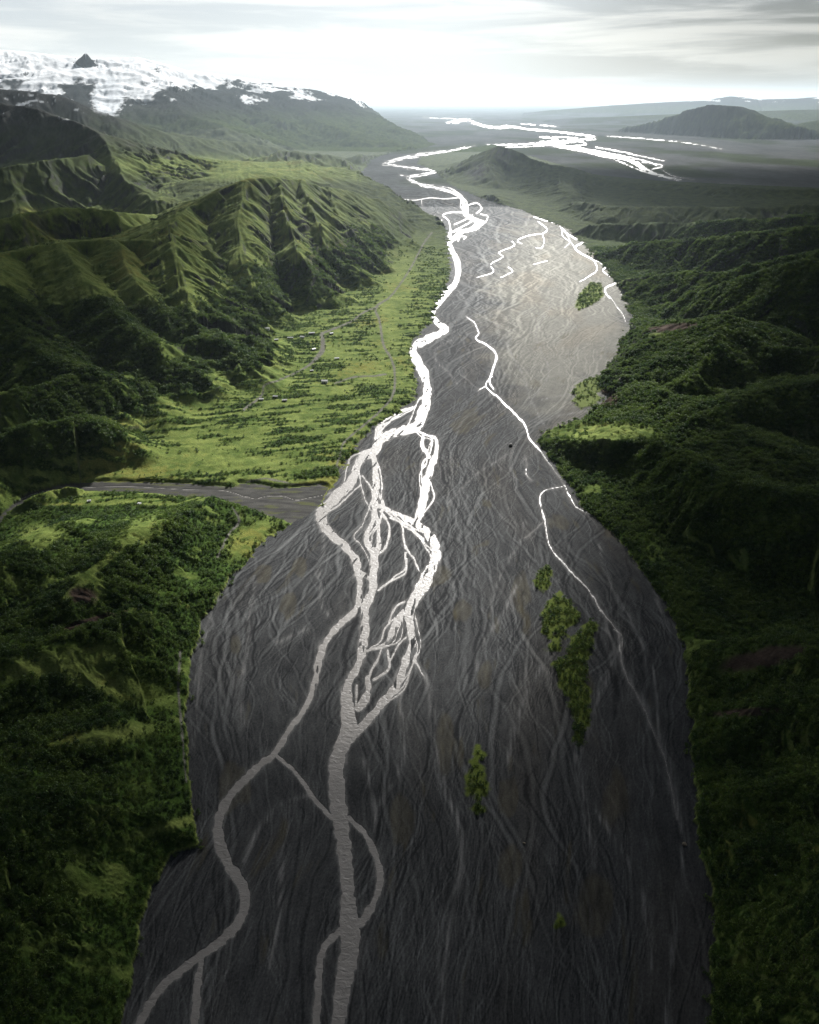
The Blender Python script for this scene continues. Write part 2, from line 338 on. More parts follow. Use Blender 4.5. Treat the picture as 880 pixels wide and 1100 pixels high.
# hills
warp = np.clip(Y / 1500, .25, 4)
WX = X + fbm(X / (160 * warp), Y / (160 * warp), 3, 5) * 26 * warp
WY = Y + fbm(X / (160 * warp), Y / (160 * warp), 3, 55) * 26 * warp
Hh = np.full(N, -30.0, F32)
for i, (P, s, r, g, lam, conc) in enumerate(R):
    zmax = P[:, 2].max() + 30; reach = zmax / max(min(s), .12) * 1.25 + 60
    mk = (X > P[:, 0].min() - reach) & (X < P[:, 0].max() + reach) & (Y > P[:, 1].min() - reach) & (Y < P[:, 1].max() + reach)
    if not mk.any(): continue
    x = WX[mk]; y = WY[mk]
    dist, (zc,), arc, side = poly_dist(x, y, P)
    sl = s[1] + (s[0] - s[1]) * (np.clip(side, -1, 1) * .5 + .5)
    sl = sl + (max(s) * .9 - sl) * np.clip(1.25 - np.abs(side) * 1.6, 0, 1) * (max(s) > sl)
    arcw = arc + pn(x / lam, y / lam, i) * lam * .6
    gul = ridged(arcw / lam, dist / (lam * 5) + i * 7.7, 3, 300 + i, .55)
    fall = np.sqrt(dist * dist + r * r) - r
    if conc: fall = fall * (1 - conc) + conc * 60 * (1 - np.exp(-fall / 40)) + 0
    fe = lam * .7 * (1 - np.exp(-fall / (lam * .7)))
    h = zc - sl * fall - sl * fe * g * (0.62 - gul) * 1.5
    Hh[mk] = smax(Hh[mk], h, np.clip(lam * .06, 2, 14))
# ground outside the gravel: bank, apron, hills
dpos = np.maximum(d, 0)
bank = 2.6 * sst(0, 5 + Y * .002, dpos) + 0.018 * np.minimum(dpos, 900) + fbm(X / 70, Y / 70, 4, 21) * 1.6 * sst(5, 60, dpos)
cap = 1.5 + np.where(X < 0, .8, 1.05) * dpos
land = smax(bank, np.minimum(Hh, cap), 2.5)
rough = np.clip((land - 6) / 30, 0, 1) * np.clip(Y / 900, .35, 4)
wl_ = np.clip(Y / 1000, .8, 6); rough = rough * sst(9500, 5500, Y)
land = land + fbm(X / 140 / wl_, Y / 140 / wl_, 6, 31, .5) * 5 * rough + (ridged(WX / 80 / wl_, WY / 80 / wl_, 5, 37, .5) - .55) * 2.5 * rough
def erode(x, y, dx, dy, seed):
    ix = np.floor(x); iy = np.floor(y); fx = x - ix; fy = y - iy
    ix = ix.astype(np.int64); iy = iy.astype(np.int64)
    va = np.zeros_like(x); sx = np.zeros_like(x); wt = np.zeros_like(x)
    for i in (-1, 0, 1):
        for j in (-1, 0, 1):
            h = ((ix + i) * 374761393 + (iy + j) * 668265263 + seed * 974634777) & 0x7fffffff
            h = ((h ^ (h >> 13)) * 1274126177) & 0x7fffffff; h = (h ^ (h >> 16)) & 4095
            px_ = fx - i - .5 - GX[h] * F32(.4); py_ = fy - j - .5 - GY[h] * F32(.4)
            w_ = np.exp(-(px_ * px_ + py_ * py_) * F32(2.2))
            mg = (px_ * dx + py_ * dy) * F32(6.2832)
            va += np.cos(mg) * w_; sx -= np.sin(mg) * w_; wt += w_
    return va / wt, sx / wt
L2_ = land.reshape(NR, NC).astype(F32)
g_y = np.gradient(L2_, rows.astype(F32), axis=0).ravel(); g_x = (np.gradient(L2_, axis=1) / np.gradient(GXX, axis=1)).ravel()
ei = np.nonzero((land > 4) & (d > 8) & (Y < 24000))[0]
ex, ey = X[ei], Y[ei]; gx_e, gy_e = g_x[ei].astype(F32), g_y[ei].astype(F32)
hgt = (np.clip((land[ei] - 4) / 25, 0, 1) * np.where((ex < 0) & (ey > 1100) & (ey < 2800), .72, 1)).astype(F32)
add = np.zeros(len(ei), F32)
for k, (L, y0, y1) in enumerate([(620, 5500, 8000), (300, 2600, 4500), (150, 1000, 1700), (74, 380, 900), (37, 150, 420), (18, 0, 100)]):
    wgt = (sst(y0, y1, ey) * sst(L * 150, L * 75, ey)).astype(F32)
    m = np.nonzero(wgt > .01)[0]
    sm = np.sqrt(gx_e[m] ** 2 + gy_e[m] ** 2) + 1e-4
    dx_, dy_ = -gy_e[m] / sm, gx_e[m] / sm
    va, sx = erode(ex[m] / L + k * 3.3, ey[m] / L, dx_, dy_, 700 + k)
    amp = L * (.10 if L < 60 else (.075 if L < 100 else (.062 if L < 200 else (.05 if L < 400 else .022)))) * np.clip(sm / .45, 0, 1.1) * wgt[m] * hgt[m]
    amp = amp * np.clip(.75 + 1.3 * pn(ex[m] / (L * 4.5) + 7, ey[m] / (L * 4.5), 760 + k), .15, 1.6)
    add[m] += amp * (va - .25)
    gx_e[m] += amp / L * 6.28 * sx * dx_ * .8; gy_e[m] += amp / L * 6.28 * sx * dy_ * .8
land[ei] += add
land = np.where(Y > 6500, np.maximum(land, 1.0), land)
land = np.maximum(land, 0.4 * sst(0, 3, dpos))
inG = d < 0

# flow coordinates on the gravel
lb = np.array(px_poly(LEFT_BANK)); rb = np.array(px_poly(RIGHT_BANK))
YS = np.geomspace(100, 9000, 200)
def edge(b):
    o = np.argsort(b[:, 1]); v = np.interp(YS, b[o, 1], b[o, 0])
    k = np.exp(-np.linspace(-2, 2, 17) ** 2); k /= k.sum()
    return np.convolve(np.pad(v, 8, 'edge'), k, 'valid')
eL = np.interp(Y, YS, edge(lb)); eR = np.interp(Y, YS, edge(rb))
V = ((X - eL) / np.maximum(eR - eL, 50) * 290).astype(F32)
U = (Y - 0.12 * X).astype(F32)
# braided bars: several independently wandering layers, all stretched along the flow
near = np.clip(1500 / np.maximum(Y, 200), 0, 1)
def layer(lu, lv, wa, seed, thr):
    ww = fbm(U / (lu * 1.3), V / (lv * 4.5), 3, seed) * wa
    n = pn((U + ww * 1.5) / lu, (V + ww) / lv, seed + 5)
    return n, np.exp(-(n / thr) ** 2)
b0, v0 = layer(240, 34, 24, 500, .035)
b1, v1 = layer(110, 14, 13, 520, .045)
b2, v2 = layer(52, 6.5, 7, 540, .07)
b3, v3 = layer(24, 2.9, 3.2, 560, .10)
b4, v4 = layer(11, 1.35, 1.6, 580, .14)
b5 = pn(U / 1.7, V / .8, 75)
fil = pn((U + b1 * 20) / 33, (V + b0 * 12) / 1.1, 76) * (.5 + b2)
DU, DV, U0, V0 = 1.5, .35, 60.0, -30.0
nU, nV = 2900, 1040
BA = np.zeros((nU, nV), F32); BD = np.zeros((nU, nV), F32)
gr = np.random.default_rng(21)
def wander(n, lam, amp):                   # smooth random meander along the flow
    k = int(n * DU / lam) + 4; v = gr.normal(0, amp, k)
    t = np.arange(n) * DU / lam + gr.random(); q_ = t.astype(int); f = t - q_; f = f * f * (3 - 2 * f)
    return v[q_] * (1 - f) + v[q_ + 1] * f
def stroke(u0, path, width, val, dig):
    n = len(path); t = np.linspace(0, 1, n); w_ = np.maximum(width * np.sin(np.pi * np.clip(t, .02, .98)) ** .6, .25)
    fade = np.sin(np.pi * np.clip(t, .01, .99)) ** .4
    r0 = np.arange(u0, u0 + n); c0 = np.round((path - V0) / DV).astype(int)
    K = int(width * 2.6 / DV) + 2
    for k in range(-K, K + 1):
        c = c0 + k; ok = (c >= 0) & (c < nV) & (r0 >= 0) & (r0 < nU)
        q_ = (c * DV + V0 - path) / w_
        core = np.exp(-q_ ** 2); rim = np.exp(-((np.abs(q_) - 1.7) / .5) ** 2)
        BA[r0[ok], c[ok]] += (val * (core - .55 * rim) * fade)[ok]
        BD[r0[ok], c[ok]] -= (dig * (core - .45 * rim) * fade)[ok]
for tI in range(150):
    uw = math.exp(gr.uniform(math.log(110), math.log(3600))); k = min(max((uw + 250) / 1000, .38), 2.6)   # finer channels where one looks closer
    n = int(uw * gr.uniform(.35, 1.1) / DU) + 60; u0 = int((uw - U0) / DU - n * .4)
    path = gr.uniform(-12, 302) + wander(n, 190 * k + 50, 24 * k + 6) + wander(n, 60 * k + 12, 8 * k) + wander(n, 20 * k + 5, 1.8 * k)
    wd = gr.uniform(1.0, 3.0) * k; sg = gr.choice([1, 1, 1, -1]) * gr.uniform(.3, .7)
    stroke(u0, path, wd, sg, .45)
    for bI in range(int(gr.uniform(5, 12))):
        m_ = int(n * gr.uniform(.12, .5)); a = gr.integers(0, max(1, n - m_)); m_ = min(m_, n - a)
        tt = np.linspace(0, 1, m_); p2 = path[a:a + m_] + gr.choice([-1, 1]) * gr.uniform(6, 48) * k * (np.sin(np.pi * tt) ** .8 if gr.random() < .65 else tt) + wander(m_, 40 * k + 8, 3.6 * k) + wander(m_, 14 * k + 4, 1.0 * k)
        stroke(u0 + a, p2, wd * gr.uniform(.3, .75), gr.choice([1, 1, -1]) * gr.uniform(.25, .6), .32)
        for cI in range(4):
            m3 = int(m_ * gr.uniform(.15, .6))
            if m3 < 8 or m3 >= m_: continue
            a3 = gr.integers(0, m_ - m3); t3 = np.linspace(0, 1, m3)
            p3 = p2[a3:a3 + m3] + gr.choice([-1, 1]) * gr.uniform(2, 14) * k * (np.sin(np.pi * t3) if gr.random() < .5 else t3) + wander(m3, 18 * k + 5, 1.5 * k)
            stroke(u0 + a + a3, p3, max(.42, gr.uniform(.5, 1.1) * k), gr.choice([1, 1, -1]) * gr.uniform(.25, .6), .22)
fu = np.clip((U - U0) / DU, 0, nU - 1.001); fv = np.clip((V + b2 * .8 - V0) / DV, 0, nV - 1.001)
iu, iv = fu.astype(int), fv.astype(int); fu = (fu - iu).astype(F32); fv = (fv - iv).astype(F32)
def samp(A): return (A[iu, iv] * (1 - fv) + A[iu, iv + 1] * fv) * (1 - fu) + (A[iu + 1, iv] * (1 - fv) + A[iu + 1, iv + 1] * fv) * fu
inside_v = sst(4300, 2500, Y)
braidA = np.clip(samp(BA), -.9, 1.3) * inside_v; braidD = np.clip(samp(BD), -.8, .6) * inside_v
blot = fbm(U / 75, V / 30, 5, 161, .6); blot2 = fbm(U / 14, V / 6, 4, 162, .6)
grav = 0.42 + b0 * .08 + b1 * .08 + b2 * .08 + blot * .40 + blot2 * .34 * near + (b3 * .10 + b4 * .10 + b5 * .26 + fil * .12) * near
hi = (np.exp(-((b1 - .10) / .03) ** 2) * .5 + np.exp(-((b2 - .13) / .05) ** 2) * .45 + np.exp(-((b3 - .16) / .08) ** 2) * .3) * sst(-.2, .35, fbm(U / 80, V / 25, 3, 77))
grav = np.maximum(grav, 0.04 + .03 * b2)

# carve channels (traced in plan)
pxg, pyg, depg = project(X, Y, np.zeros(N, F32))
win = (np.abs(pxg - 440) < 620) & (dG < 40) | (dC < 10)
jx = (pn(X / (depg * .012), Y / (depg * .03), 81) * 1.7 + pn(X / (depg * .005), Y / (depg * .012), 82) * 1.1 + pn(X / (depg * .0025), Y / (depg * .006), 83) * .6)
chan = np.full(N, -50.0, F32)              # pixels inside the water edge
idx = np.nonzero(win)[0]
qx = (pxg[idx] + jx[idx] * np.clip((pyg[idx] - 150) / 200, .1, 1) * .8).astype(F32); qy = pyg[idx].astype(F32)
ch = chan[idx]
def smooth_line(L, k=5):
    p = np.array(L, float)
    if len(p) < 3: return p
    e = np.vstack([2 * p[0] - p[1], p, 2 * p[-1] - p[-2]]); o = []
    for i in range(1, len(e) - 2):
        for t in np.arange(k) / k:
            a, b, c, d_ = e[i - 1], e[i], e[i + 1], e[i + 2]
            o.append(.5 * (2 * b + (c - a) * t + (2 * a - 5 * b + 4 * c - d_) * t * t + (3 * b - a - 3 * c + d_) * t ** 3))
    return np.vstack(o + [p[-1]])
for L in W:
    if L[0][0] > 500 and L[0][1] > 215:
        L[:] = [(a, b, w_ * .72) for a, b, w_ in L]
gw = np.random.default_rng(77)
for L in list(W):
    if min(p[1] for p in L) < 200 and max(p[2] for p in L) >= 2 and L[0][0] > 470:
        for k in range(4):
            o_x, o_y = gw.normal(0, 5), gw.normal(0, 1.3)
            W.append([(a + o_x + gw.normal(0, 3), b + o_y * min(1, (b - 120) / 25) + gw.normal(0, .5), w_ * gw.uniform(.25, .6)) for a, b, w_ in L])
for L in list(W):                          # fine side strands that leave the main stems and rejoin them
    ys_ = [p[1] for p in L]
    if max(p[2] for p in L) >= 5 and min(ys_) > 415 and max(ys_) < 800 and len(L) > 4:
        for k in range(3):
            a0 = gw.integers(0, len(L) - 4); a1 = a0 + gw.integers(4, min(9, len(L) - a0) + 1); seg = L[a0:a1]; sg_ = gw.choice([-1, 1])
            W.append([(a + sg_ * (w_ * .5 + gw.uniform(3, 9)) * math.sin(math.pi * q / (len(seg) - 1)) + gw.normal(0, .8), b + gw.normal(0, .8), gw.uniform(1.0, 2.2)) for q, (a, b, w_) in enumerate(seg)])
for L in W:
    L[:] = [(a, b, w_ * (.86 if w_ > 2.5 else .95) * (.78 if b < 206 else 1)) for a, b, w_ in L]
def paint(lines, acc, pad, wid=None):
    for L in lines:
        a = smooth_line(L)
        m = np.nonzero((qx > a[:, 0].min() - pad) & (qx < a[:, 0].max() + pad) & (qy > a[:, 1].min() - pad) & (qy < a[:, 1].max() + pad))[0]
        if not len(m): continue
        dd, (w,), _, _ = poly_dist(qx[m], qy[m], a)
        if wid is not None: wid[m] = np.where(w * .5 - dd > acc[m], w, wid[m])
        acc[m] = np.maximum(acc[m], w * .5 - dd)
wid = np.zeros(len(idx), F32); paint(W, ch, 40, wid); wk = np.clip((wid - 1.2) / 7, .04, 1)
# gravel bars standing in the wider reaches
bars = pn(U[idx] / 30, V[idx] / 4.5, 88) + .6 * pn(U[idx] / 13, V[idx] / 2.2, 89)
ch = ch + (ch > -2.5) * wk * (pn(qx / 8, qy / 9, 84) * 1.3 + pn(qx / 3.2, qy / 4, 85) * .7) * np.clip((qy - 180) / 200, 0, 1)
ch = ch - np.clip(bars - .36, 0, 1) * 15 * np.clip(wk * 1.5, 0, 1) * np.clip(ch, 0, 3) / 2.5 * (qy < 745) * (qy > 340)
# the far braids break up into strands
fb = pn(qx / 7, qy / 1.1, 97) + .6 * pn(qx / 3, qy / .6, 98)
ch = np.where((qy < 206) & (ch > -2.2), ch * 1.0 + fb * .7 + .05, ch)
chan[idx] = ch
silt = np.full(len(idx), -50.0, F32); paint([[(a, b, w * .42) for a, b, w in l] for l in S], silt, 60)
strand = np.clip(.55 + .9 * pn(U[idx] / 50, V[idx] / 1.6, 151) + .5 * pn(U[idx] / 18, V[idx] / .8, 152), 0, 1.2)
siltA = np.zeros(N, F32); siltA[idx] = np.exp(-np.maximum(-silt, 0) / (.7 + 2.0 * np.clip((qy - 480) / 300, 0, 1))) * strand
rim = (np.exp(-np.maximum(-chan, 0) / .8) + .55 * np.exp(-np.maximum(-chan, 0) / 3.2) * np.clip(.5 + 1.1 * blot2 + .6 * b3, 0, 1.3)) * (chan < .3) * np.where(Y > 3000, .9, 1)
mpp = depg / FPX
relief = np.maximum(.3 + blot * .35 + blot2 * .16 + b2 * .05 + b3 * .03 + braidD * .13, .03 + .03 * b2) * np.clip(mpp * .8, .45, 1.5)
bed = np.where(chan > 0, -0.1 - np.minimum(chan, 3) * .45, relief * np.clip(-chan / 1.6, 0.05, 1) + .06)
bed = np.where((chan < 0) & (chan > -1.2), np.maximum(bed, .05), bed)
bed = np.where((Y > 3000) & (chan <= 0), bed + .5, bed)

# islands of green in the gravel (traced outlines)
ISL = {
 'upper': [(577,634),(574,622),(580,613),(587,608),(593,613),(590,628),(584,638)],
 'mid': [(583,676),(581,662),(590,645),(601,635),(612,646),(624,661),(621,669),(609,672),(604,682),(596,683),(590,690)],
 'mid_tail': [(590,703),(589,692),(598,678),(609,673),(608,684),(601,697)],
 'long': [(595,714),(607,704),(618,684),(634,667),(641,671),(638,690),(630,706),(629,728),(632,750),(633,775),(626,800),(620,804),(616,790),(617,770),(608,752),(600,730)],
 'low': [(504,838),(507,815),(514,802),(518,812),(521,826),(524,850),(520,872),(513,878),(507,866)],
 'far': [(618,328),(624,314),(635,303),(646,306),(649,318),(636,328),(622,334)],
 'fan': [(615,432),(622,420),(635,418),(646,428),(638,437),(624,440)],
 'fan_low': [(613,423),(620,413),(640,405),(655,412),(650,420),(630,424)],
 'dot': [(597,994),(599,984),(603,986),(602,995)],
}
isl = np.full(N, 1e6, F32)
for k, p in ISL.items():
    wp = px_poly(p)
    a = np.array(wp); mm = np.nonzero((X > a[:, 0].min() - 30) & (X < a[:, 0].max() + 30) & (Y > a[:, 1].min() - 30) & (Y < a[:, 1].max() + 30))[0]
    isl[mm] = np.minimum(isl[mm], signed(X[mm], Y[mm], wp))
bed = bed + 1.2 * sst(2, -4, isl) * (Y < 1500)

Z = np.where(inG, bed, land + 0.1)
# small canopy-scale roughness where the far slopes carry scrub
px, py, dep = project(X, Y, Z)
canopy_n = pn(X / 5.5, Y / 5.5, 41) + .6 * pn(X / 2.7, Y / 2.7, 42)
hum = pn(X / 16, Y / 11, 43) + .6 * pn(X / 8, Y / 6, 44)

# ------------------------------------------------------------------ slope + ground cover
Zg = Z.reshape(NR, NC)
gy = np.gradient(Zg, rows.astype(F32), axis=0)
gx = np.gradient(Zg, axis=1) / np.gradient(GXX, axis=1)
slope = np.sqrt(gx * gx + gy * gy).ravel()
def c3(r, g, b): return np.array([r, g, b], F32)
n1 = fbm(X / 130, Y / 130, 5, 101); n2 = fbm(X / 34, Y / 34, 4, 102); n3 = fbm(X / 9, Y / 9, 3, 103)
nb = fbm(X / 700, Y / 700, 4, 104)
stripes = fbm((X * .9 + Y * .25) / 60, (Y - X * .25) / 9, 4, 105)
axis_x = np.interp(Y, [0, 600, 1300, 2000, 2600, 4000], [0, 0, 60, 130, 170, 60]); LEFT = X < axis_x; RIGHT = ~LEFT
# forest density
apron = (land < 22) & LEFT & (Y < 2400) & ~inG
forest = sst(-.16, .16, n1 * .6 + n2 * .8 + .26)
forest = np.where(apron, sst(-.06, .16, stripes * 1.3 + n2 * .5 - .02), forest)
crestgrass = sst(.1, .45, n1 + .6 * n2)
forest = np.where(LEFT & (Y < 640), np.maximum(forest, sst(-.40, -.12, n1 * .6 + n2)), forest)
forest = np.where(RIGHT & (Y < 2400), np.maximum(forest, sst(-.65, -.35, n1 + .5 * n2)), forest)
# meadow strips seen between the woods: traced patches (soft)
def patch(cx, cy, rx, ry, rot=0.0, soft=.5):
    c, s_ = math.cos(rot), math.sin(rot)
    a = ((px - cx) * c + (py - cy) * s_) / rx; b = (-(px - cx) * s_ + (py - cy) * c) / ry
    return sst(1 + soft, 1 - soft, np.sqrt(a * a + b * b) + n2 * .5 + n3 * .25) * (~inG)
grassM = np.zeros(N, F32)
for a in [(272,578,34,16,-.5),(150,505,110,12,-.25),(240,497,90,10,0),(120,735,70,14,.25),(60,712,80,16,-.15),(150,572,30,14,-.4),(45,575,28,12,0),(112,790,60,12,-.15),
          (100,615,60,5,-.75),(310,520,60,4,.05),(640,463,78,11,0),(420,330,16,70,.15),(400,400,30,14,0),(360,378,18,10,0),(190,885,60,6,-.3),(430,300,14,60,.3)]:
    grassM = np.maximum(grassM, patch(*a))
plateau = sst(.24, .1, slope) * (land > 60) * (Y > 1150) * (X < 200)
grassM = np.maximum(grassM, plateau)
forest = forest * (1 - .92 * grassM) * sst(1.9, 1.3, slope)
forest = forest * sst(0, 1.5, d) * (land < 190) * np.where(LEFT & (Y > 1150), sst(85, 45, land + n2 * 40), 1)
forest[inG] = 0
rock = sst(1.2, 1.8, slope + n3 * .35) * (Y < 6000) * sst(300, 1200, Y)
rock = np.maximum(rock, sst(150, 330, land + n2 * 80 + n1 * 60) * (Y > 2900))
rockM = sst(.85, 1.2, slope + n2 * .3) * (Y > 1500)
rock = np.maximum(rock, rockM * .7)

grass = lerp(c3(.070, .104, .024), c3(.192, .226, .062), np.clip(.45 + n2 * .8 + n3 * .5, 0, 1)[:, None])
grass = lerp(grass, c3(.165, .150, .035), np.clip(sst(.15, .5, n1 + n3 * .4) * .6, 0, 1)[:, None])
wood = lerp(c3(.024, .046, .010), c3(.050, .084, .018), np.clip(.5 + n3 * .9 + canopy_n * .25, 0, 1)[:, None])
heath = lerp(c3(.026, .038, .016), c3(.062, .078, .026), np.clip(.5 + n2 + hum * .35, 0, 1)[:, None])
C = lerp(grass, wood, forest[:, None])
farveg = sst(1500, 2600, Y)[:, None]
meadow = np.clip(sst(.20, .06, slope) * sst(-.2, .25, n1 + nb) * (X < -150) * (Y < 4300) * (land > 50), 0, 1)
meadow = np.maximum(meadow, np.maximum(patch(250, 181, 135, 13, .03), patch(70, 231, 70, 9, 0)))[:, None]
C = lerp(C, lerp(heath, grass, meadow * .9), farveg)
plainmix = sst(6500, 12000, Y) * sst(110, 50, land); C = lerp(C, lerp(c3(.075, .078, .078), c3(.040, .050, .028), sst(-.1, .2, nb)[:, None]), plainmix[:, None])
rk = lerp(c3(.026, .027, .027), c3(.060, .060, .056), np.clip(.5 + n3 + n2 * .5, 0, 1)[:, None])
rk = rk * (1 - .45 * sst(5500, 8000, Y))[:, None]
C = lerp(C, rk, np.clip(rock, 0, 1)[:, None])
crag = np.maximum(patch(541, 164, 13, 9, 0), patch(512, 186, 12, 9, -.6)) * (Y > 3300) * sst(.2, .5, slope + n2 * .3)
C = lerp(C, rk, crag[:, None])
# raw red earth
red = np.zeros(N, F32)
for a in [(88,640,16,9,.2),(96,668,34,4,-.3),(650,428,18,9,.4),(800,765,40,4,-.05),(830,705,50,10,-.2),(720,352,30,4,-.1)]:
    red = np.maximum(red, patch(*a, soft=.35))
C = lerp(C, lerp(c3(.040, .028, .022), c3(.075, .054, .042), np.clip(.5 + n3, 0, 1)[:, None]), red[:, None])
# far plain and gravel
stones = sst(.55, .8, pn(X / 1.1, Y / 1.1, 163)) * (Y < 900)
gv = np.clip(grav * .95 + braidA * (.8 + .25 * sst(250, 520, Y)) + hi * .15 + stones * .35, 0, 2.2)
gc = lerp(c3(.015, .0155, .0165), c3(.064, .0655, .0655), gv[:, None])
gc = gc * (1.2 + .2 * n1 + .14 * n2)[:, None]
fan = sst(1.25, .55, np.sqrt(((pxg - 605) / 85) ** 2 + ((pyg - 335) / 115) ** 2) + n1 * .35 + n2 * .25) * (X > -20)
gc = lerp(gc, lerp(c3(.075, .073, .064), c3(.24, .232, .198), np.clip(.22 + gv * .42 + n3 * .2, 0, 1.2)[:, None]), (fan * .85)[:, None])
tan = np.zeros(N, F32)
for a in [(307,650,11,18,0.1),(255,692,7,14,0),(285,618,8,9,0),(322,610,6,9,0),(500,452,18,10,-.4),(545,858,11,20,.1),(548,930,14,22,0),(498,655,10,12,0),(520,725,9,16,.2),(518,585,9,4,-.4),(735,668,7,22,0),(655,572,6,7,0),
          (470,620,16,10,-.3),(600,560,14,8,.3),(430,880,12,26,0),(660,860,14,30,0),(250,850,18,22,.2),(560,640,10,22,.1),(480,800,9,30,0),(640,980,18,30,0)]:
    c_, s__ = math.cos(a[4]), math.sin(a[4]); aa = ((pxg - a[0]) * c_ + (pyg - a[1]) * s__) / a[2]; bb = (-(pxg - a[0]) * s__ + (pyg - a[1]) * c_) / a[3]
    tan = np.maximum(tan, sst(1.12, .82, np.sqrt(aa * aa + bb * bb) + blot * .9 + b2 * .4))
gc = lerp(gc, lerp(c3(.040, .036, .026), c3(.085, .076, .052), np.clip(.5 + blot2 + b3 * .5, 0, 1)[:, None]), (tan * .5)[:, None])
moss = sst(.3, .55, fbm(U / 60, V / 16, 4, 111) + .2 * b3) * sst(3, 8, -chan)
gc = lerp(gc, c3(.060, .052, .030), (moss * .5 * (Y < 1400))[:, None])
brn = sst(.0, .45, fbm(U / 220, V / 60, 3, 113))
gc = gc * lerp(c3(1, 1, 1), c3(1.05, 1.0, .95), brn[:, None])
gc = lerp(gc, c3(.19, .187, .182), (siltA * np.clip(.45 + .5 * b3 + .4 * b4, .1, .9) * (chan <= .3))[:, None])
gc = lerp(gc, c3(.085, .11, .022), sst(1.5, -1.5, isl + n3 * 7)[:, None])
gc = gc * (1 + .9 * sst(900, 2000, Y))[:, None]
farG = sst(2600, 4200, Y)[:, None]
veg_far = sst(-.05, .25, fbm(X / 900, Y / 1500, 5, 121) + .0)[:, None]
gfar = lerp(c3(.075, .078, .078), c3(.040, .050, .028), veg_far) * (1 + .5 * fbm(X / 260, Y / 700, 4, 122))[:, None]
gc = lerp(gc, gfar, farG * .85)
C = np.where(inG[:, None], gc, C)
gc = gc; C = lerp(C, c3(.20, .193, .185), (np.clip(rim * .5, 0, .85) * inG)[:, None])
# creek bed
crk = np.clip(.5 + .9 * fbm(X / 26, (Y + X * .05) / 4.5, 5, 171, .6), 0, 1.2)[:, None]
C = np.where((dC < 0)[:, None], lerp(c3(.022, .022, .022), c3(.085, .082, .074), crk), C)
C = lerp(C, c3(.075, .082, .028), (.75 * sst(.12, .35, fbm(X / 30, Y / 7, 4, 172)) * (dC < 0) * (chan < -2))[:, None])
# gravel tracks
TR = [[(405,445,1.8),(422,425,2),(424,400,2),(420,385,2),(412,370,2),(408,345,2),(404,330,2),(420,318,1.4),(440,290,1.4),(455,262,1.2),(464,250,1)],
      [(405,445,1.6),(392,456,1.6),(375,470,1.5),(368,478,1.4),(366,488,1.6),(362,500,1.8),(369,505,1.8),(372,512,1.6)],
      [(346,358,3.5),(347,372,5),(344,380,4.5),(328,395,1.6),(300,408,1.5),(284,414,1.5),(281,425,1.8),(262,440,2)],
      [(346,358,1.8),(362,352,1.8),(378,345,1.6),(392,335,1.4),(406,330,1.2)],
      [(350,520,1.4),(325,521,1.4),(300,517,1.4),(285,514,1.4),(265,518,2)],
      [(250,545,2),(257,560,2.4),(246,573,2.2),(238,590,2.4),(234,598,2.4)],
      [(194,700,2.2),(192,740,2.2),(196,790,2),(200,840,1.6)],
      [(360,412,1.2),(380,405,1.2),(400,404,1.2),(415,402,1)],
      [(650,385,1.2),(662,400,1.4),(668,412,1.4)]]
qx = px.astype(F32); qy = py.astype(F32)
tr = np.full(N, -50.0, F32); paint(TR, tr, 8)
trk = sst(-.8, .4, tr + n3) * (~inG)
C = lerp(C, lerp(c3(.085, .08, .075), c3(.15, .14, .125), np.clip(.5 + n3, 0, 1)[:, None]), (trk * .9)[:, None])
forest = forest * (1 - trk) * (1 - red)
# snow and ice
snow = sst(-25, 25, land - 450 + fbm(X / 420, Y / 900, 5, 133, .6) * 420 + nb * 150 + n1 * 40 - np.clip(slope - .3, 0, .6) * 160) * (Y > 5500)
snow = np.maximum(snow, sst(.28, .4, pn(X / 120, Y / 60, 131) + n2 * .3) * sst(260, 330, land) * (Y > 2900) * (Y < 6000) * (X < -900) * sst(.55, .35, slope))
tng = np.sqrt(((px - 116) / 17) ** 2 + ((py - 104) / 22) ** 2)
snow = np.maximum(snow, sst(1.15, .85, tng + n2 * .5) * (Y > 5500))
spike = (Y > 8400) & (Y < 8900) & (np.abs(px - 92) < 13) & (py < 74) & (slope > .3)
snow = np.where(spike, 0, snow)
ice = sst(1.2, .8, tng) * (n3 * .5 + .5) * .5
C = lerp(C, lerp(c3(.80, .82, .84), c3(.42, .48, .54), ice[:, None]), snow[:, None])
# surface relief of scrub that is too far for single bushes, and turf hummocks
scr = forest * sst(1500, 2300, Y) * sst(4500, 2500, Y)
Z = Z + scr * canopy_n * 1.5 * np.clip(Y / 1800, .8, 1.6) * (~inG) + np.where(inG, 0, hum * .35 * np.clip(Y / 600, .5, 1.1) * (1 - trk))
Zl = np.where(inG, Z, np.maximum(Z, .05))
Z = Zl
C = np.clip(C, .008, .9)
print('field', round(time.time() - T0, 1))

# ------------------------------------------------------------------ helpers for objects
def tag(o, label=None, cat=None, group=None, kind=None):
    if label: o['label'] = label
    if cat: o['category'] = cat
    if group: o['group'] = group
    if kind: o['kind'] = kind
    return o
def mesh_np(name, v, quads, mats, smooth=True):
    me = bpy.data.meshes.new(name)
    v = np.ascontiguousarray(v, F32); q = np.ascontiguousarray(quads, np.int32)
    k = q.shape[1]
    me.vertices.add(len(v)); me.vertices.foreach_set('co', v.ravel())
    me.loops.add(q.size); me.loops.foreach_set('vertex_index', q.ravel())
    me.polygons.add(len(q)); me.polygons.foreach_set('loop_start', np.arange(0, q.size, k, dtype=np.int32))
    me.polygons.foreach_set('use_smooth', np.full(len(q), smooth))
    for m in mats: me.materials.append(m)
    me.update(calc_edges=True)
    return me
def link(name, me, parent=None):
    o = bpy.data.objects.new(name, me); col.objects.link(o)
    if parent: o.parent = parent
    return o

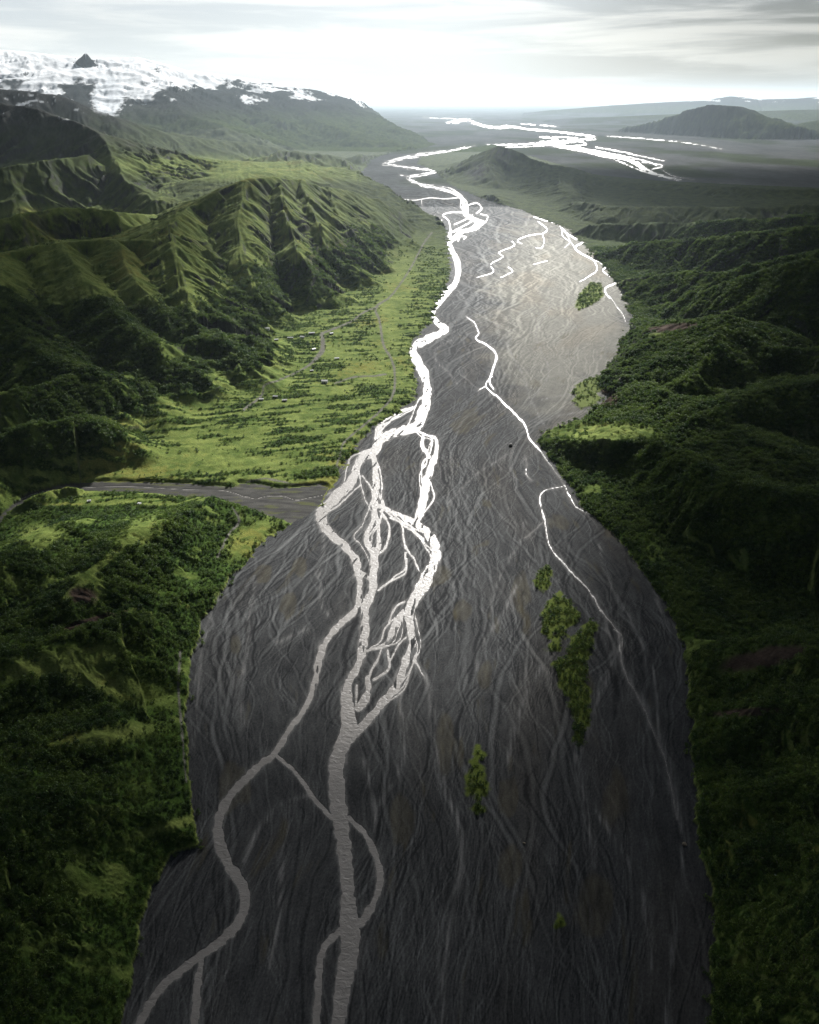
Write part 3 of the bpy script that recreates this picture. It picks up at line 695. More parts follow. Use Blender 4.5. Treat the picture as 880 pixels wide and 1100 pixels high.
# ------------------------------------------------------------------ materials
def mat(name):
    m = bpy.data.materials.new(name); m.use_nodes = True
    nt = m.node_tree; nt.nodes.clear()
    out = nt.nodes.new('ShaderNodeOutputMaterial')
    return m, nt, out
def nd(nt, t, **kw):
    n = nt.nodes.new(t)
    for k, v in kw.items():
        if k in n.inputs: n.inputs[k].default_value = v
        else: setattr(n, k, v)
    return n
def terrain_mat(name, rough, spec, var, scale, bump, bscale):
    m, nt, out = mat(name)
    b = nd(nt, 'ShaderNodeBsdfPrincipled', Roughness=rough); b.inputs['Specular IOR Level'].default_value = spec
    at = nd(nt, 'ShaderNodeAttribute', attribute_name='albedo')
    geo = nd(nt, 'ShaderNodeNewGeometry')
    nz = nd(nt, 'ShaderNodeTexNoise', Scale=scale, Detail=6.0, Roughness=.65)
    nt.links.new(geo.outputs['Position'], nz.inputs['Vector'])
    mr = nd(nt, 'ShaderNodeMapRange'); mr.inputs[1].default_value = .25; mr.inputs[2].default_value = .75
    mr.inputs[3].default_value = 1 - var; mr.inputs[4].default_value = 1 + var
    nt.links.new(nz.outputs['Fac'], mr.inputs[0])
    mx = nd(nt, 'ShaderNodeMix', data_type='RGBA', blend_type='MULTIPLY'); mx.inputs[0].default_value = 1
    nt.links.new(at.outputs['Color'], mx.inputs[6]); nt.links.new(mr.outputs[0], mx.inputs[7])
    nt.links.new(mx.outputs[2], b.inputs['Base Color'])
    n2_ = nd(nt, 'ShaderNodeTexNoise', Scale=bscale, Detail=5.0, Roughness=.6)
    nt.links.new(geo.outputs['Position'], n2_.inputs['Vector'])
    bp = nd(nt, 'ShaderNodeBump', Strength=.7, Distance=bump)
    nt.links.new(n2_.outputs['Fac'], bp.inputs['Height']); nt.links.new(bp.outputs[0], b.inputs['Normal'])
    nt.links.new(b.outputs[0], out.inputs[0])
    return m
M_gravel = terrain_mat('gravel', .9, .03, .30, 1.1, .22, .9)
M_plain = terrain_mat('far_gravel', 1.0, .0, .3, .02, 4.0, .02)
M_land = terrain_mat('turf', 1.0, .02, .45, .6, .9, .5)
M_far = terrain_mat('mountain_ground', 1.0, .0, .3, .02, 8.0, .015)

m, nt, out = mat('glacial_water')
b = nd(nt, 'ShaderNodeBsdfPrincipled', Roughness=.36, IOR=1.33); b.inputs['Specular IOR Level'].default_value = .20
g0 = nd(nt, 'ShaderNodeNewGeometry'); s0 = nd(nt, 'ShaderNodeTexNoise', Scale=.09, Detail=6.0, Roughness=.7); nt.links.new(g0.outputs['Position'], s0.inputs['Vector'])
m0 = nd(nt, 'ShaderNodeMix', data_type='RGBA'); m0.inputs[6].default_value = (.14, .131, .121, 1); m0.inputs[7].default_value = (.29, .272, .254, 1)
nt.links.new(s0.outputs['Fac'], m0.inputs[0]); nt.links.new(m0.outputs[2], b.inputs['Base Color'])
geo = nd(nt, 'ShaderNodeNewGeometry')
mp = nd(nt, 'ShaderNodeMapping'); mp.inputs['Scale'].default_value = (.30, .55, 1); mp.inputs['Rotation'].default_value = (0, 0, .25)
nt.links.new(geo.outputs['Position'], mp.inputs['Vector'])
wn = nd(nt, 'ShaderNodeTexNoise', Scale=.8, Detail=4.0, Roughness=.6, Distortion=.8)
nt.links.new(mp.outputs[0], wn.inputs['Vector'])
bp = nd(nt, 'ShaderNodeBump', Strength=.9, Distance=.6)
nt.links.new(wn.outputs['Fac'], bp.inputs['Height']); nt.links.new(bp.outputs[0], b.inputs['Normal'])
nt.links.new(b.outputs[0], out.inputs[0]); M_water = m

def leaf_mat(name, c1, c2):
    m, nt, out = mat(name)
    info = nd(nt, 'ShaderNodeObjectInfo'); geo = nd(nt, 'ShaderNodeNewGeometry')
    nz = nd(nt, 'ShaderNodeTexNoise', Scale=.035, Detail=3.0)
    nt.links.new(geo.outputs['Position'], nz.inputs['Vector'])
    ad = nd(nt, 'ShaderNodeMath', operation='MULTIPLY_ADD'); ad.inputs[1].default_value = .75; 
    nt.links.new(info.outputs['Random'], ad.inputs[0]); 
    sb = nd(nt, 'ShaderNodeMath', operation='MULTIPLY_ADD'); sb.inputs[1].default_value = 2.6; sb.inputs[2].default_value = -1.2
    nt.links.new(nz.outputs['Fac'], sb.inputs[0]); nt.links.new(sb.outputs[0], ad.inputs[2])
    mx = nd(nt, 'ShaderNodeMix', data_type='RGBA'); mx.clamp_factor = True
    mx.inputs[6].default_value = (*c1, 1); mx.inputs[7].default_value = (*c2, 1)
    nt.links.new(ad.outputs[0], mx.inputs[0])
    df = nd(nt, 'ShaderNodeBsdfPrincipled', Roughness=.6); df.inputs['Specular IOR Level'].default_value = .2
    tl = nd(nt, 'ShaderNodeBsdfTranslucent')
    nt.links.new(mx.outputs[2], df.inputs['Base Color']); nt.links.new(mx.outputs[2], tl.inputs['Color'])
    ms = nd(nt, 'ShaderNodeMixShader'); ms.inputs[0].default_value = .35
    nt.links.new(df.outputs[0], ms.inputs[1]); nt.links.new(tl.outputs[0], ms.inputs[2]); nt.links.new(ms.outputs[0], out.inputs[0])
    return m
M_leaf = leaf_mat('birch_leaves', (.030, .066, .014), (.118, .176, .030))
def plain(name, c, rough=.7):
    m, nt, out = mat(name); b = nd(nt, 'ShaderNodeBsdfPrincipled', Roughness=rough)
    nz = nd(nt, 'ShaderNodeTexNoise', Scale=1.7, Detail=4.0); geo = nd(nt, 'ShaderNodeNewGeometry')
    nt.links.new(geo.outputs['Position'], nz.inputs['Vector'])
    mx = nd(nt, 'ShaderNodeMix', data_type='RGBA')
    mx.inputs[6].default_value = (*[k * .75 for k in c], 1); mx.inputs[7].default_value = (*[min(k * 1.2, .9) for k in c], 1)
    nt.links.new(nz.outputs['Fac'], mx.inputs[0]); nt.links.new(mx.outputs[2], b.inputs['Base Color'])
    nt.links.new(b.outputs[0], out.inputs[0]); return m
M_bark = plain('birch_bark', (.16, .13, .10)); M_white = plain('white_paint', (.66, .66, .64), .5); M_roof = plain('pale_metal_roof', (.52, .53, .54), .6)
M_timber = plain('timber', (.17, .12, .08)); M_stone = plain('basalt', (.075, .068, .06), .8); M_dark = plain('dark_glass', (.03, .035, .04), .15)
M_redroof = plain('rusty_roof', (.16, .06, .045), .5)

# ------------------------------------------------------------------ terrain objects
Vt = np.stack([X, Y, Z], 1)
ii = np.arange(NR * NC).reshape(NR, NC)
quads = np.stack([ii[:-1, :-1], ii[:-1, 1:], ii[1:, 1:], ii[1:, :-1]], -1).reshape(-1, 4)
qc = quads[:, 0]
inq = inG[quads].sum(1) >= 2
far_land = ~inq & (Y[qc] > 3000)
reg = np.where(inq, 0, np.where(Y[qc] > 6300, np.where(X[qc] < 0, 4, 5), np.where(X[qc] < np.interp(Y[qc], [0, 600, 2000, 3000, 5000], [0, 0, 100, 100, 100]), 1, 2)))
def part_mesh(name, sel, m):
    q = quads[sel]; u, inv = np.unique(q, return_inverse=True)
    me = mesh_np(name, Vt[u], inv.reshape(-1, 4), [m])
    a = me.attributes.new('albedo', 'FLOAT_COLOR', 'POINT')
    a.data.foreach_set('color', np.concatenate([C[u], np.ones((len(u), 1))], 1).astype(F32).ravel())
    return tag(link(name, me), kind='structure')
part_mesh('riverbed', (reg == 0) & (Y[qc] <= 3000), M_gravel)
part_mesh('far_plain', (reg == 0) & (Y[qc] > 3000), M_plain)
part_mesh('hills', reg == 1, M_land)
part_mesh('hills', reg == 2, M_land)
part_mesh('glacier_mountain', reg == 4, M_far)
part_mesh('far_mountains', reg == 5, M_far)
# water: one level sheet below the gravel, showing where channels are cut into it
wr = np.array([60, 200, 400, 800, 1600, 3200, 6400, 12800, 30000, 61000.]); wh = (wr * CP + HC * SP) * .55 * 1.29
wv_ = np.array([(s * h, y, -.12) for y, h in zip(wr, wh) for s in (-1, 1)])
wq = np.array([(2 * i, 2 * i + 1, 2 * i + 3, 2 * i + 2) for i in range(len(wr) - 1)])
tag(link('river', mesh_np('river', wv_, wq, [M_water])), kind='structure')
print('terrain', round(time.time() - T0, 1))

def height_at(x, y):
    r = np.clip(np.searchsorted(rows, y) - 1, 0, NR - 2)
    fy = (y - rows[r]) / (rows[r + 1] - rows[r])
    s = np.clip((x / ((y * CP + HC * SP) * .55 * 1.30) + 1) / 2 * (NC - 1), 0, NC - 1.001)
    c = s.astype(int); fx = s - c
    z = Zg2
    return (z[r, c] * (1 - fx) + z[r, c + 1] * fx) * (1 - fy) + (z[r + 1, c] * (1 - fx) + z[r + 1, c + 1] * fx) * fy
Zg2 = Z.reshape(NR, NC)

# ------------------------------------------------------------------ bushes
def bush_mesh(name, seed, leaves, size):
    g = np.random.default_rng(seed)
    vs, qs, mi = [], [], []
    lob = [(g.normal(0, .42, 2), g.uniform(.45, .9), g.uniform(.42, .62)) for _ in range(4)] + [(np.zeros(2), .75, .75)]
    for k in range(leaves):
        (cx, cy), cz, rr = lob[k % len(lob)]
        a = g.uniform(0, 2 * np.pi); zz = g.uniform(-.75, 1); rd = math.sqrt(max(0, 1 - zz * zz))
        n = np.array([rd * math.cos(a), rd * math.sin(a), zz]); f = g.uniform(.7, 1.08)
        p = np.array([cx, cy, cz]) + n * rr * f
        n = n + g.normal(0, .45, 3); n /= np.linalg.norm(n)
        t = np.cross(n, g.normal(0, 1, 3)); t /= np.linalg.norm(t); bt = np.cross(n, t)
        w = g.uniform(.6, 1.25) * size
        b0 = len(vs)
        vs += [p - t * w, p - bt * w * .6 + n * .04, p + t * w, p + bt * w * .6 - n * .05]
        qs.append((b0, b0 + 1, b0 + 2, b0 + 3)); mi.append(0)
    for k in range(4):                       # forked stems
        (cx, cy), cz, rr = lob[k]
        pr = None
        for t_, r_ in ((-.3, .07), (.5, .05), (1.0, .02)):
            c = np.array([cx * t_ * .8 if t_ > 0 else 0, cy * t_ * .8 if t_ > 0 else 0, cz * t_])
            ring = []
            for j in range(4):
                ring.append(len(vs)); vs.append(c + np.array([math.cos(j * 1.571), math.sin(j * 1.571), 0]) * r_)
            if pr:
                for j in range(4): qs.append((pr[j], pr[(j + 1) % 4], ring[(j + 1) % 4], ring[j])); mi.append(1)
            pr = ring
    me = mesh_np(name, np.array(vs), np.array(qs), [M_leaf, M_bark], smooth=False)
    me.polygons.foreach_set('material_index', np.array(mi, np.int32))
    return me
BM = [bush_mesh('birch_bush', 11 + k, 130, .17) for k in range(4)]

IS_LABEL = {
 'upper': ('green birch bush on the small round islet above the two bigger green islands', 'bushes on the small round islet'),
 'mid': ('green birch bush on the diamond shaped green island in the dark gravel', 'bushes on the diamond shaped island'),
 'mid_tail': ('yellowish low bush on the mossy tail of the diamond shaped island', 'bushes on the mossy island tail'),
 'long': ('green birch bush in the long thin thicket standing in the dark gravel', 'bushes in the long thin thicket'),
 'low': ('yellow green bush on the narrow islet near the bottom of the dark gravel', 'bushes on the narrow low islet'),
 'dot': ('tiny yellow green bush alone on the dark gravel near the bottom', 'tiny lone bushes'),
}
first = []
def in_poly_pts(poly, n, g, mind):
    a = np.array(poly); out = []; tries = 0
    while len(out) < n and tries < 20000:
        tries += 1
        p = g.uniform(a.min(0), a.max(0))
        if inside(np.array([p[0]]), np.array([p[1]]), poly)[0] and all((p[0] - q[0]) ** 2 + (p[1] - q[1]) ** 2 > mind ** 2 for q in out): out.append(p)
    return out
gI = np.random.default_rng(5)
for key, n, sc in (('upper', 24, 1.8), ('mid', 70, 1.7), ('mid_tail', 24, 1.0), ('long', 130, 1.9), ('low', 28, 1.35), ('dot', 2, .9)):
    pts = in_poly_pts(px_poly(ISL[key]), n, gI, 1.45 * sc * .8)
    for p in pts:
        me = BM[gI.integers(4)]
        o = bpy.data.objects.new('birch_bush', me); col.objects.link(o)
        s = sc * gI.uniform(.7, 1.25)
        z = height_at(np.array([p[0]]), np.array([p[1]]))[0]
        o.location = (p[0], p[1], z - .05); o.scale = (s, s, s * gI.uniform(.8, 1.15)); o.rotation_euler = (0, 0, gI.uniform(0, 6.28))
        tag(o, IS_LABEL[key][0], 'bush', IS_LABEL[key][1])
        first.append(o)
protos = []
for me in BM:
    protos.append(next(o for o in first if o.data == me))

# the birch scrub on the slopes: one ground-cover object
fd = forest.copy(); fd[py > 1180] = 0
cellA = (np.gradient(GXX, axis=1) * np.gradient(rows)[:, None]).ravel() * np.sqrt(1 + np.minimum(slope, 1.5) ** 2)
vis = (px > -60) & (px < 940) & (py < 1150) & (Y < 2100)
fd = np.maximum(fd, .30 * sst(-7, 0, dG) * (dG < 0) * (chan < -4) * (n3 > .05) * (Y < 1600))
fd = fd * vis
spacing = np.interp(Y, [0, 500, 1000, 1500, 2100], [2.0, 2.2, 2.6, 3.3, 4.5])
lam_ = fd ** 1.3 * cellA / spacing ** 2
cnt = np.random.default_rng(3).poisson(np.clip(lam_, 0, 3))
src = np.repeat(np.arange(N), cnt)
# farther clumps and bushes on the two high gravel islands
extra = np.nonzero((isl < 0) & (Y > 900))[0]
extra = extra[np.random.default_rng(4).random(len(extra)) < np.clip(cellA[extra] / 38, 0, 1)]
src = np.concatenate([src, extra])
g4 = np.random.default_rng(9)
jit = g4.uniform(-.5, .5, (len(src), 2))
stepY = np.gradient(rows)[src // NC]; stepX = np.gradient(GXX, axis=1).ravel()[src]
bx = X[src] + jit[:, 0] * stepX; by = Y[src] + jit[:, 1] * stepY
bz = height_at(bx, by) - .1
sc = np.interp(Y[src], [0, 500, 1000, 1500, 2100], [1.45, 1.6, 1.8, 2.1, 2.6]) * g4.choice([.45, .6, .8, .9, 1.0, 1.2, 1.45, 1.75], len(src)) * g4.uniform(.85, 1.15, len(src)) * (.8 + .4 * np.clip(n1[src] + .5, 0, 1)) * np.where(apron[src], .6, 1)
print('scrub', len(src), round(time.time() - T0, 1))
pm = bpy.data.meshes.new('birch_scrub'); pm.vertices.add(len(src))
pm.vertices.foreach_set('co', np.stack([bx, by, bz], 1).astype(F32).ravel())
a = pm.attributes.new('size', 'FLOAT', 'POINT'); a.data.foreach_set('value', sc.astype(F32))
a = pm.attributes.new('turn', 'FLOAT', 'POINT'); a.data.foreach_set('value', g4.uniform(0, 6.28, len(src)).astype(F32))
a = pm.attributes.new('pick', 'INT', 'POINT'); a.data.foreach_set('value', g4.integers(0, 4, len(src)).astype(np.int32))
scrub = tag(link('birch_scrub', pm), 'dense green birch scrub covering the slopes and terraces beside the river plain', 'scrub', kind='stuff')
ng = bpy.data.node_groups.new('scatter', 'GeometryNodeTree')
ng.interface.new_socket('Geometry', in_out='INPUT', socket_type='NodeSocketGeometry')
ng.interface.new_socket('Geometry', in_out='OUTPUT', socket_type='NodeSocketGeometry')
gi = ng.nodes.new('NodeGroupInput'); go = ng.nodes.new('NodeGroupOutput')
iop = ng.nodes.new('GeometryNodeInstanceOnPoints'); g2i = ng.nodes.new('GeometryNodeJoinGeometry')
for o in protos:
    oi = ng.nodes.new('GeometryNodeObjectInfo'); oi.inputs['Object'].default_value = o; oi.inputs['As Instance'].default_value = False
    gti = ng.nodes.new('GeometryNodeGeometryToInstance')
    ng.links.new(oi.outputs['Geometry'], gti.inputs[0]); ng.links.new(gti.outputs[0], g2i.inputs[0])
def attr(name, t):
    n = ng.nodes.new('GeometryNodeInputNamedAttribute'); n.data_type = t; n.inputs[0].default_value = name; return n.outputs[0]
cx_ = ng.nodes.new('ShaderNodeCombineXYZ'); ng.links.new(attr('turn', 'FLOAT'), cx_.inputs[2])
ng.links.new(gi.outputs[0], iop.inputs['Points']); ng.links.new(g2i.outputs[0], iop.inputs['Instance'])
iop.inputs['Pick Instance'].default_value = True
ng.links.new(attr('pick', 'INT'), iop.inputs['Instance Index'])
ng.links.new(cx_.outputs[0], iop.inputs['Rotation'])
ng.links.new(attr('size', 'FLOAT'), iop.inputs['Scale'])
ng.links.new(iop.outputs[0], go.inputs[0])
md = scrub.modifiers.new('scatter', 'NODES'); md.node_group = ng

# ------------------------------------------------------------------ huts, bridge, boulders
def boxes(name, bs, m, parent):              # boxes (cx,cy,cz,sx,sy,sz) joined as one part
    vs, qs = [], []
    for cx, cy, cz, sx, sy, sz in bs:
        b0 = len(vs)
        for dz in (-1, 1):
            for dx, dy in ((-1, -1), (1, -1), (1, 1), (-1, 1)): vs.append((cx + dx * sx / 2, cy + dy * sy / 2, cz + dz * sz / 2))
        qs += [[b0 + i for i in f] for f in ((3, 2, 1, 0), (4, 5, 6, 7), (0, 1, 5, 4), (1, 2, 6, 5), (2, 3, 7, 6), (3, 0, 4, 7))]
    return link(name, mesh_np(name, np.array(vs), np.array(qs), [m], smooth=False), parent)
def hut(pxy, L, Wd, rot, roofm, wallm, label, group=None, name='hut'):
    x, y = find_ground(*pxy); z = height_at(np.array([x]), np.array([y]))[0]
    e = bpy.data.objects.new(name, None); col.objects.link(e); e.location = (x, y, z); e.rotation_euler = (0, 0, rot)
    tag(e, label, 'hut', group)
    Wd *= .8; L *= .75; h = Wd * .5; hw = Wd / 2; hl = L / 2; ht = h + Wd * .17
    v = [(-hl, -hw, -1.2), (hl, -hw, -1.2), (hl, hw, -1.2), (-hl, hw, -1.2), (-hl, -hw, h), (hl, -hw, h), (hl, hw, h), (-hl, hw, h), (-hl, 0, ht), (hl, 0, ht)]
    me = bpy.data.meshes.new('wall'); me.from_pydata(v, [], [(0, 1, 5, 4), (2, 3, 7, 6), (1, 2, 6, 9, 5), (3, 0, 4, 8, 7)]); me.materials.append(wallm)
    link('wall', me, e)
    o = .35; t = .14; sl = (ht - h) / hw
    rv = []
    for xx in (-hl - o, hl + o):
        rv += [(xx, -hw - o, h - o * sl + .02), (xx, 0, ht + .02), (xx, hw + o, h - o * sl + .02), (xx, hw + o, h - o * sl + t), (xx, 0, ht + t + .05), (xx, -hw - o, h - o * sl + t)]
    me = bpy.data.meshes.new('roof'); me.from_pydata(rv, [], [tuple(range(5, -1, -1)), tuple(range(6, 12))] + [(k, (k + 1) % 6, 6 + (k + 1) % 6, 6 + k) for k in range(6)]); me.materials.append(roofm)
    link('roof', me, e)
    boxes('door', [(0, -hw - .03, .85, .95, .06, 1.9)], M_timber, e)
    for s in (-1, 1): boxes('window', [(s * L * .3, -hw - .03, h * .55, 1.0, .06, .9)], M_dark, e)
    return e
def find_ground(qx_, qy_):                   # walk the view ray of a traced spot until it meets the ground
    for Yk in np.geomspace(120, 6000, 2500):
        x, y, z = at_Y(qx_, qy_, Yk)
        if z <= height_at(np.array([x]), np.array([y]))[0]: return x, y
    return ground(qx_, qy_)[:2]
huts = [((287,355), 11, 6, .1, M_white, M_white, 'white hut alone on the shaded hillside above the valley floor'),
        ((297,366), 8, 5, .3, M_roof, M_timber, 'small pale roofed hut at the left end of the hut row below the hill'),
        ((312,364), 12, 5, .0, M_roof, M_timber, 'long low grey roofed hut in the row at the foot of the hill'),
        ((325,363), 9, 6, -.2, M_white, M_white, 'white roofed hut beside the car park in the hut row'),
        ((335,359), 13, 6.5, .1, M_roof, M_timber, 'largest grey roofed hut just above the gravel car park'),
        ((356,359), 8, 5, .5, M_roof, M_timber, 'pale roofed hut right of the car park beside the track'),
        ((337,376), 8, 5, .7, M_white, M_timber, 'white roofed hut at the near left corner of the car park'),
        ((362,386), 9, 5, .2, M_roof, M_timber, 'pale roofed hut among bushes near the middle of the terrace'),
        ((349,411), 11, 7, -.1, M_white, M_white, 'white hut standing in the scrub at the centre of the terrace'),
        ((335,399), 6, 4, .3, M_roof, M_timber, 'tiny pale roofed hut on the terrace track below the car park'),
        ((281,430), 7, 4.5, .2, M_white, M_white, 'small white hut at the left end of the clearing row'),
        ((296,427), 8, 4.5, -.1, M_roof, M_timber, 'pale roofed hut in the middle of the clearing row'),
        ((306,431), 8, 4.5, .1, M_white, M_timber, 'white roofed hut at the right end of the clearing row'),
        ((96,539), 4.2, 3, .4, M_white, M_white, 'tiny white hut in the scrub just below the creek near the bridge'),
        ((150,542), 4.2, 3, -.3, M_white, M_white, 'tiny white hut on bare ground between creek and wooded slope')]
for h_ in huts: hut(*h_)
x, y = find_ground(69, 526.5)
e = bpy.data.objects.new('footbridge', None); col.objects.link(e); e.location = (x, y, 1.6); e.rotation_euler = (0, 0, 1.35)
tag(e, 'white footbridge crossing the narrow creek at the left', 'bridge')
boxes('deck', [(0, 0, 0, 15, 2.0, .25)], M_white, e)
for s in (-1, 1):
    boxes('railing', [(0, s * .95, 1.15, 15, .1, .12), (0, s * .95, .65, 15, .06, .08)] + [(k * 2.4, s * .95, .6, .1, .1, 1.1) for k in range(-3, 4)], M_white, e)
for s in (-1, 1): boxes('abutment', [(s * 6.9, 0, -1.1, 1.4, 2.4, 1.9)], M_stone, e)

def rock_mesh(seed, m):
    g = np.random.default_rng(seed); import bmesh
    bm = bmesh.new(); bmesh.ops.create_icosphere(bm, subdivisions=3, radius=1)
    cuts = g.normal(0, 1, (9, 3)); cuts /= np.linalg.norm(cuts, axis=1)[:, None]; lim = g.uniform(.6, .95, 9)
    for v in bm.verts:
        p = np.array(v.co)
        for c, l in zip(cuts, lim):
            k = p @ c
            if k > l: p = p - c * (k - l) * .85
        v.co = p + g.normal(0, .015, 3)
    me = bpy.data.meshes.new('boulder'); bm.to_mesh(me); bm.free(); me.materials.append(m); return me
for k, (q, s, lab) in enumerate([((735,908), (1.5, 1.2, 1.1), 'pale brown boulder alone on dark gravel beside the right bank'),
                                 ((549,479), (3.2, 2.4, 2.2), 'black boulder alone on the grey gravel left of the green bluff'),
                                 ((602,458), (2.2, 1.6, 1.4), 'dark boulder on the pale grass terrace by the bluff'),
                                 ((563,906), (.9, .7, .6), 'small pale stone standing on the dark gravel right of the narrow islet')]):
    o = link('boulder', rock_mesh(40 + k, M_stone if k in (1, 2) else plain('brown_rock_%d' % k, (.2, .16, .11))))
    x, y = find_ground(*q); o.location = (x, y, height_at(np.array([x]), np.array([y]))[0] + s[2] * .3); o.scale = s; o.rotation_euler = (.2, .1, k)
    tag(o, lab, 'boulder')

# ------------------------------------------------------------------ light, sky, haze, added cloud
AZ, EL = math.radians(10), math.radians(26)
sv = Vector((math.sin(AZ) * math.cos(EL), math.cos(AZ) * math.cos(EL), math.sin(EL)))
sd = bpy.data.lights.new('sun', 'SUN'); sd.energy = 5.0; sd.angle = math.radians(.6); sd.color = (1, .98, .945)
so = bpy.data.objects.new('sun', sd); col.objects.link(so); so.rotation_euler = sv.to_track_quat('Z', 'Y').to_euler(); so.location = (0, 0, 900)

w = bpy.data.worlds.new('World'); scene.world = w; w.use_nodes = True
nt = w.node_tree; nt.nodes.clear()
out = nt.nodes.new('ShaderNodeOutputWorld'); bg = nd(nt, 'ShaderNodeBackground', Strength=.1)
sky = nt.nodes.new('ShaderNodeTexSky'); sky.sky_type = 'NISHITA'; sky.sun_disc = False
sky.sun_elevation = EL; sky.sun_rotation = AZ; sky.altitude = 350; sky.dust_density = .4
tc = nt.nodes.new('ShaderNodeTexCoord')
sep = nt.nodes.new('ShaderNodeSeparateXYZ'); nt.links.new(tc.outputs['Generated'], sep.inputs[0])
def mth(op, a, b=None, c=None, clamp=False):
    n = nt.nodes.new('ShaderNodeMath'); n.operation = op; n.use_clamp = clamp
    for i, v in enumerate((a, b, c)):
        if v is None: continue
        if isinstance(v, (int, float)): n.inputs[i].default_value = v
        else: nt.links.new(v, n.inputs[i])
    return n.outputs[0]
zc = mth('MAXIMUM', sep.outputs[2], 0.0)
az = mth('ARCTAN2', sep.outputs[0], sep.outputs[1])
cmb = nt.nodes.new('ShaderNodeCombineXYZ')
nt.links.new(mth('MULTIPLY', az, 2.6), cmb.inputs[0]); nt.links.new(mth('MULTIPLY', zc, 32.0), cmb.inputs[1])
cn = nd(nt, 'ShaderNodeTexNoise', Scale=1.35, Detail=8.0, Roughness=.56, Distortion=.35)
mp = nd(nt, 'ShaderNodeMapping'); mp.inputs['Location'].default_value = (7.3, 1.9, .4)
nt.links.new(cmb.outputs[0], mp.inputs[0]); nt.links.new(mp.outputs[0], cn.inputs['Vector'])
def ss(x, a, b):
    n = nt.nodes.new('ShaderNodeMapRange'); n.interpolation_type = 'SMOOTHSTEP'
    n.inputs[1].default_value = a; n.inputs[2].default_value = b; nt.links.new(x, n.inputs[0]); return n.outputs[0]
# brightness of the cloud layer: brightest ahead, dimmer to the right, darkest overhead and behind
right = ss(az, -.02, .50); up = ss(zc, .10, .55); back = ss(mth('ABSOLUTE', az), .6, 1.6); low = ss(zc, .0, .05)
base = mth('MULTIPLY_ADD', right, -1.55, 3.5)
base = mth('MULTIPLY', base, mth('MULTIPLY_ADD', up, -.76, 1.0))
base = mth('MULTIPLY', base, mth('MULTIPLY_ADD', back, -.86, 1.0))
base = mth('MULTIPLY', base, mth('MULTIPLY_ADD', low, .55, .45))
cloudy = ss(cn.outputs['Fac'], .41, .60)
dark = mth('MULTIPLY', mth('SUBTRACT', 1.0, cloudy), mth('MULTIPLY_ADD', right, .50, .24))
lum = mth('MULTIPLY', base, mth('SUBTRACT', 1.08, dark))
tint = nd(nt, 'ShaderNodeMix', data_type='RGBA'); tint.inputs[6].default_value = (.91, .965, 1.02, 1); tint.inputs[7].default_value = (1, 1.005, .99, 1)
nt.links.new(mth('MULTIPLY', low, cloudy), tint.inputs[0])
mulc = nd(nt, 'ShaderNodeVectorMath', operation='SCALE'); nt.links.new(tint.outputs[2], mulc.inputs[0]); nt.links.new(lum, mulc.inputs['Scale'])
mx = nd(nt, 'ShaderNodeMix', data_type='RGBA'); mx.inputs[0].default_value = .93
nt.links.new(sky.outputs[0], mx.inputs[6]); nt.links.new(mulc.outputs[0], mx.inputs[7])
nt.links.new(mx.outputs[2], bg.inputs['Color']); nt.links.new(bg.outputs[0], out.inputs[0])

# haze
def cube_mesh(x0, x1, y0, y1, z0, z1):
    v = [(x0, y0, z0), (x1, y0, z0), (x1, y1, z0), (x0, y1, z0), (x0, y0, z1), (x1, y0, z1), (x1, y1, z1), (x0, y1, z1)]
    me = bpy.data.meshes.new('haze'); me.from_pydata(v, [], [(3, 2, 1, 0), (4, 5, 6, 7), (0, 1, 5, 4), (1, 2, 6, 5), (2, 3, 7, 6), (3, 0, 4, 7)]); return me
m, nt, out = mat('haze_air'); pv = nt.nodes.new('ShaderNodeVolumePrincipled')
pv.inputs['Color'].default_value = (.56, .66, .74, 1); pv.inputs['Density'].default_value = 2.5e-5; pv.inputs['Anisotropy'].default_value = .3
nt.links.new(pv.outputs[0], out.inputs['Volume'])
zmin = float(Z.min()) - 1.0
me = cube_mesh(-45000, 45000, -2500, 63000, min(zmin, -3), float(Z.max()) + 40); me.materials.append(m)
tag(link('haze', me), kind='stuff')

# unseen cloud deck added to shade the foreground and sides, open over mid-valley
CH = 1500.0
gx_ = np.linspace(-2600, 3400, 151); gy_ = np.linspace(-1400, 5200, 166)
CX, CY = np.meshgrid(gx_, gy_)               # ground position that each bit of cloud shades
ext_n = fbm(CX / 420, CY / 420, 4, 201)
wl = np.interp(CY, [150, 300, 420, 600, 900, 1300, 1650, 2200], [260, 360, 430, 480, 460, 450, 700, 2200])
wr_ = np.interp(CY, [150, 300, 420, 600, 800, 1000, 1300, 1900, 2300, 3000, 4000, 4800], [110, 115, 135, 185, 440, 580, 780, 1000, 950, 800, 440, 620])
ex_ = np.where(CX < 0, -CX / wl, CX / wr_); ey_ = np.clip((640 - CY) / 335, 0, 3)
e1 = np.sqrt(ex_ ** 2 + ey_ ** 2)
tr_ = 1 - .98 * sst(.35, 1.3, e1 + ext_n * .25)       # share of the sunlight that gets through
th = -np.log(tr_) / (210 * .0105 / math.sin(EL))
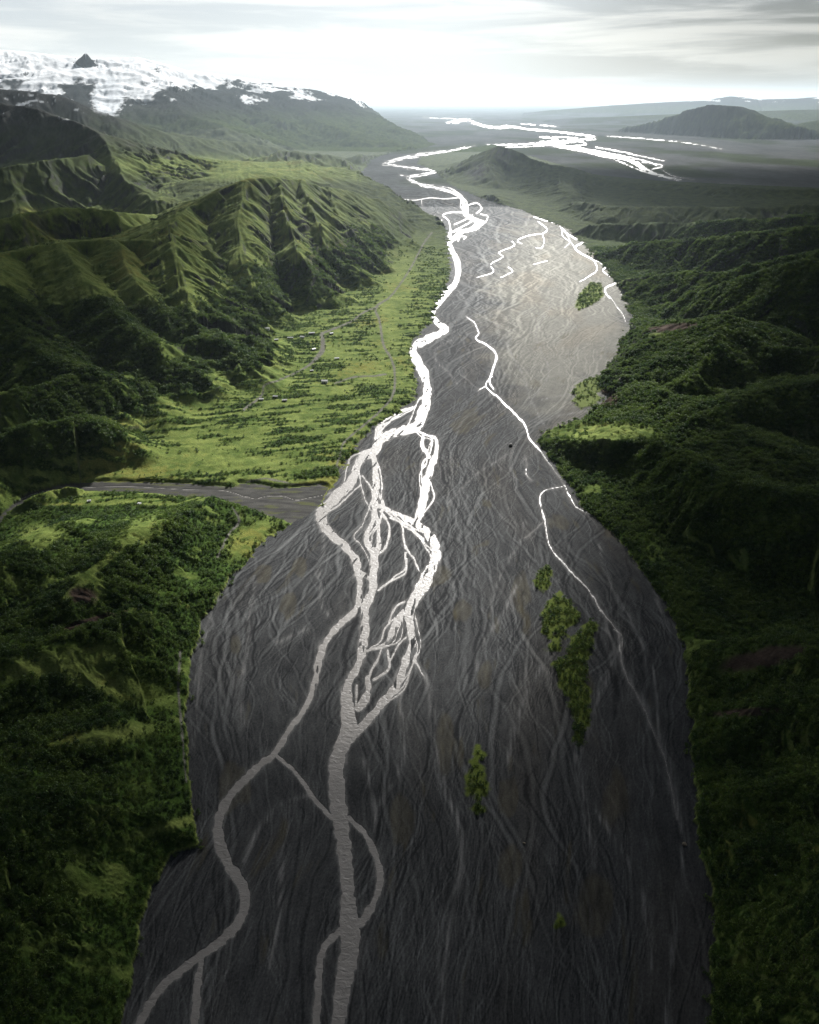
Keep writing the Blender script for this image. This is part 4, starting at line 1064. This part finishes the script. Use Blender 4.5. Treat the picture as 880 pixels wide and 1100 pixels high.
edgef = sst(-2600, -2100, CX) * sst(3400, 2900, CX) * sst(-1400, -900, CY) * sst(5200, 4000, CY)
th = th * edgef
th = np.maximum(th, 0)
off = CH / math.tan(EL)
PX = CX + off * math.sin(AZ); PY = CY + off * math.cos(AZ)
bot = CH - 60 * th * (1 + .5 * fbm(CX / 160, CY / 160, 3, 203)); top = CH + th * (150 + 70 * fbm(CX / 220, CY / 220, 4, 205)) + .4
nvx, nvy = CX.shape[1], CX.shape[0]
v = np.concatenate([np.stack([PX, PY, bot], -1).reshape(-1, 3), np.stack([PX, PY, top], -1).reshape(-1, 3)])
ci = np.arange(nvx * nvy).reshape(nvy, nvx); o_ = nvx * nvy
qt = np.stack([ci[:-1, :-1], ci[:-1, 1:], ci[1:, 1:], ci[1:, :-1]], -1).reshape(-1, 4)
rim = np.concatenate([ci[0, :], ci[1:, -1], ci[-1, -2::-1], ci[-2:0:-1, 0]])
rq = np.stack([rim, np.roll(rim, -1), np.roll(rim, -1) + o_, rim + o_], 1)
q = np.concatenate([qt[:, ::-1], qt + o_, rq])
m, nt, out = mat('shade_cloud_vapour'); pv = nt.nodes.new('ShaderNodeVolumePrincipled')
pv.inputs['Color'].default_value = (.9, .92, .95, 1); pv.inputs['Density'].default_value = .0105; pv.inputs['Anisotropy'].default_value = .5
nt.links.new(pv.outputs[0], out.inputs['Volume'])
tag(link('cloud', mesh_np('cloud', v, q, [m])), 'clouds added out of view overhead to shade the foreground', 'cloud', kind='stuff')

# ------------------------------------------------------------------ render settings
vs_ = scene.view_settings
vs_.view_transform = 'Standard'; vs_.look = 'None'; vs_.gamma = 1; vs_.use_curve_mapping = False; vs_.exposure = 1.35
cy = scene.cycles
cy.max_bounces = 6; cy.diffuse_bounces = 2; cy.glossy_bounces = 2; cy.transmission_bounces = 2; cy.volume_bounces = 1; cy.transparent_max_bounces = 8
cy.use_denoising = True; cy.denoising_input_passes = 'RGB_ALBEDO_NORMAL'; cy.denoising_prefilter = 'NONE'; cy.sample_clamp_indirect = 2; cy.sample_clamp_direct = 6
print('done', round(time.time() - T0, 1))
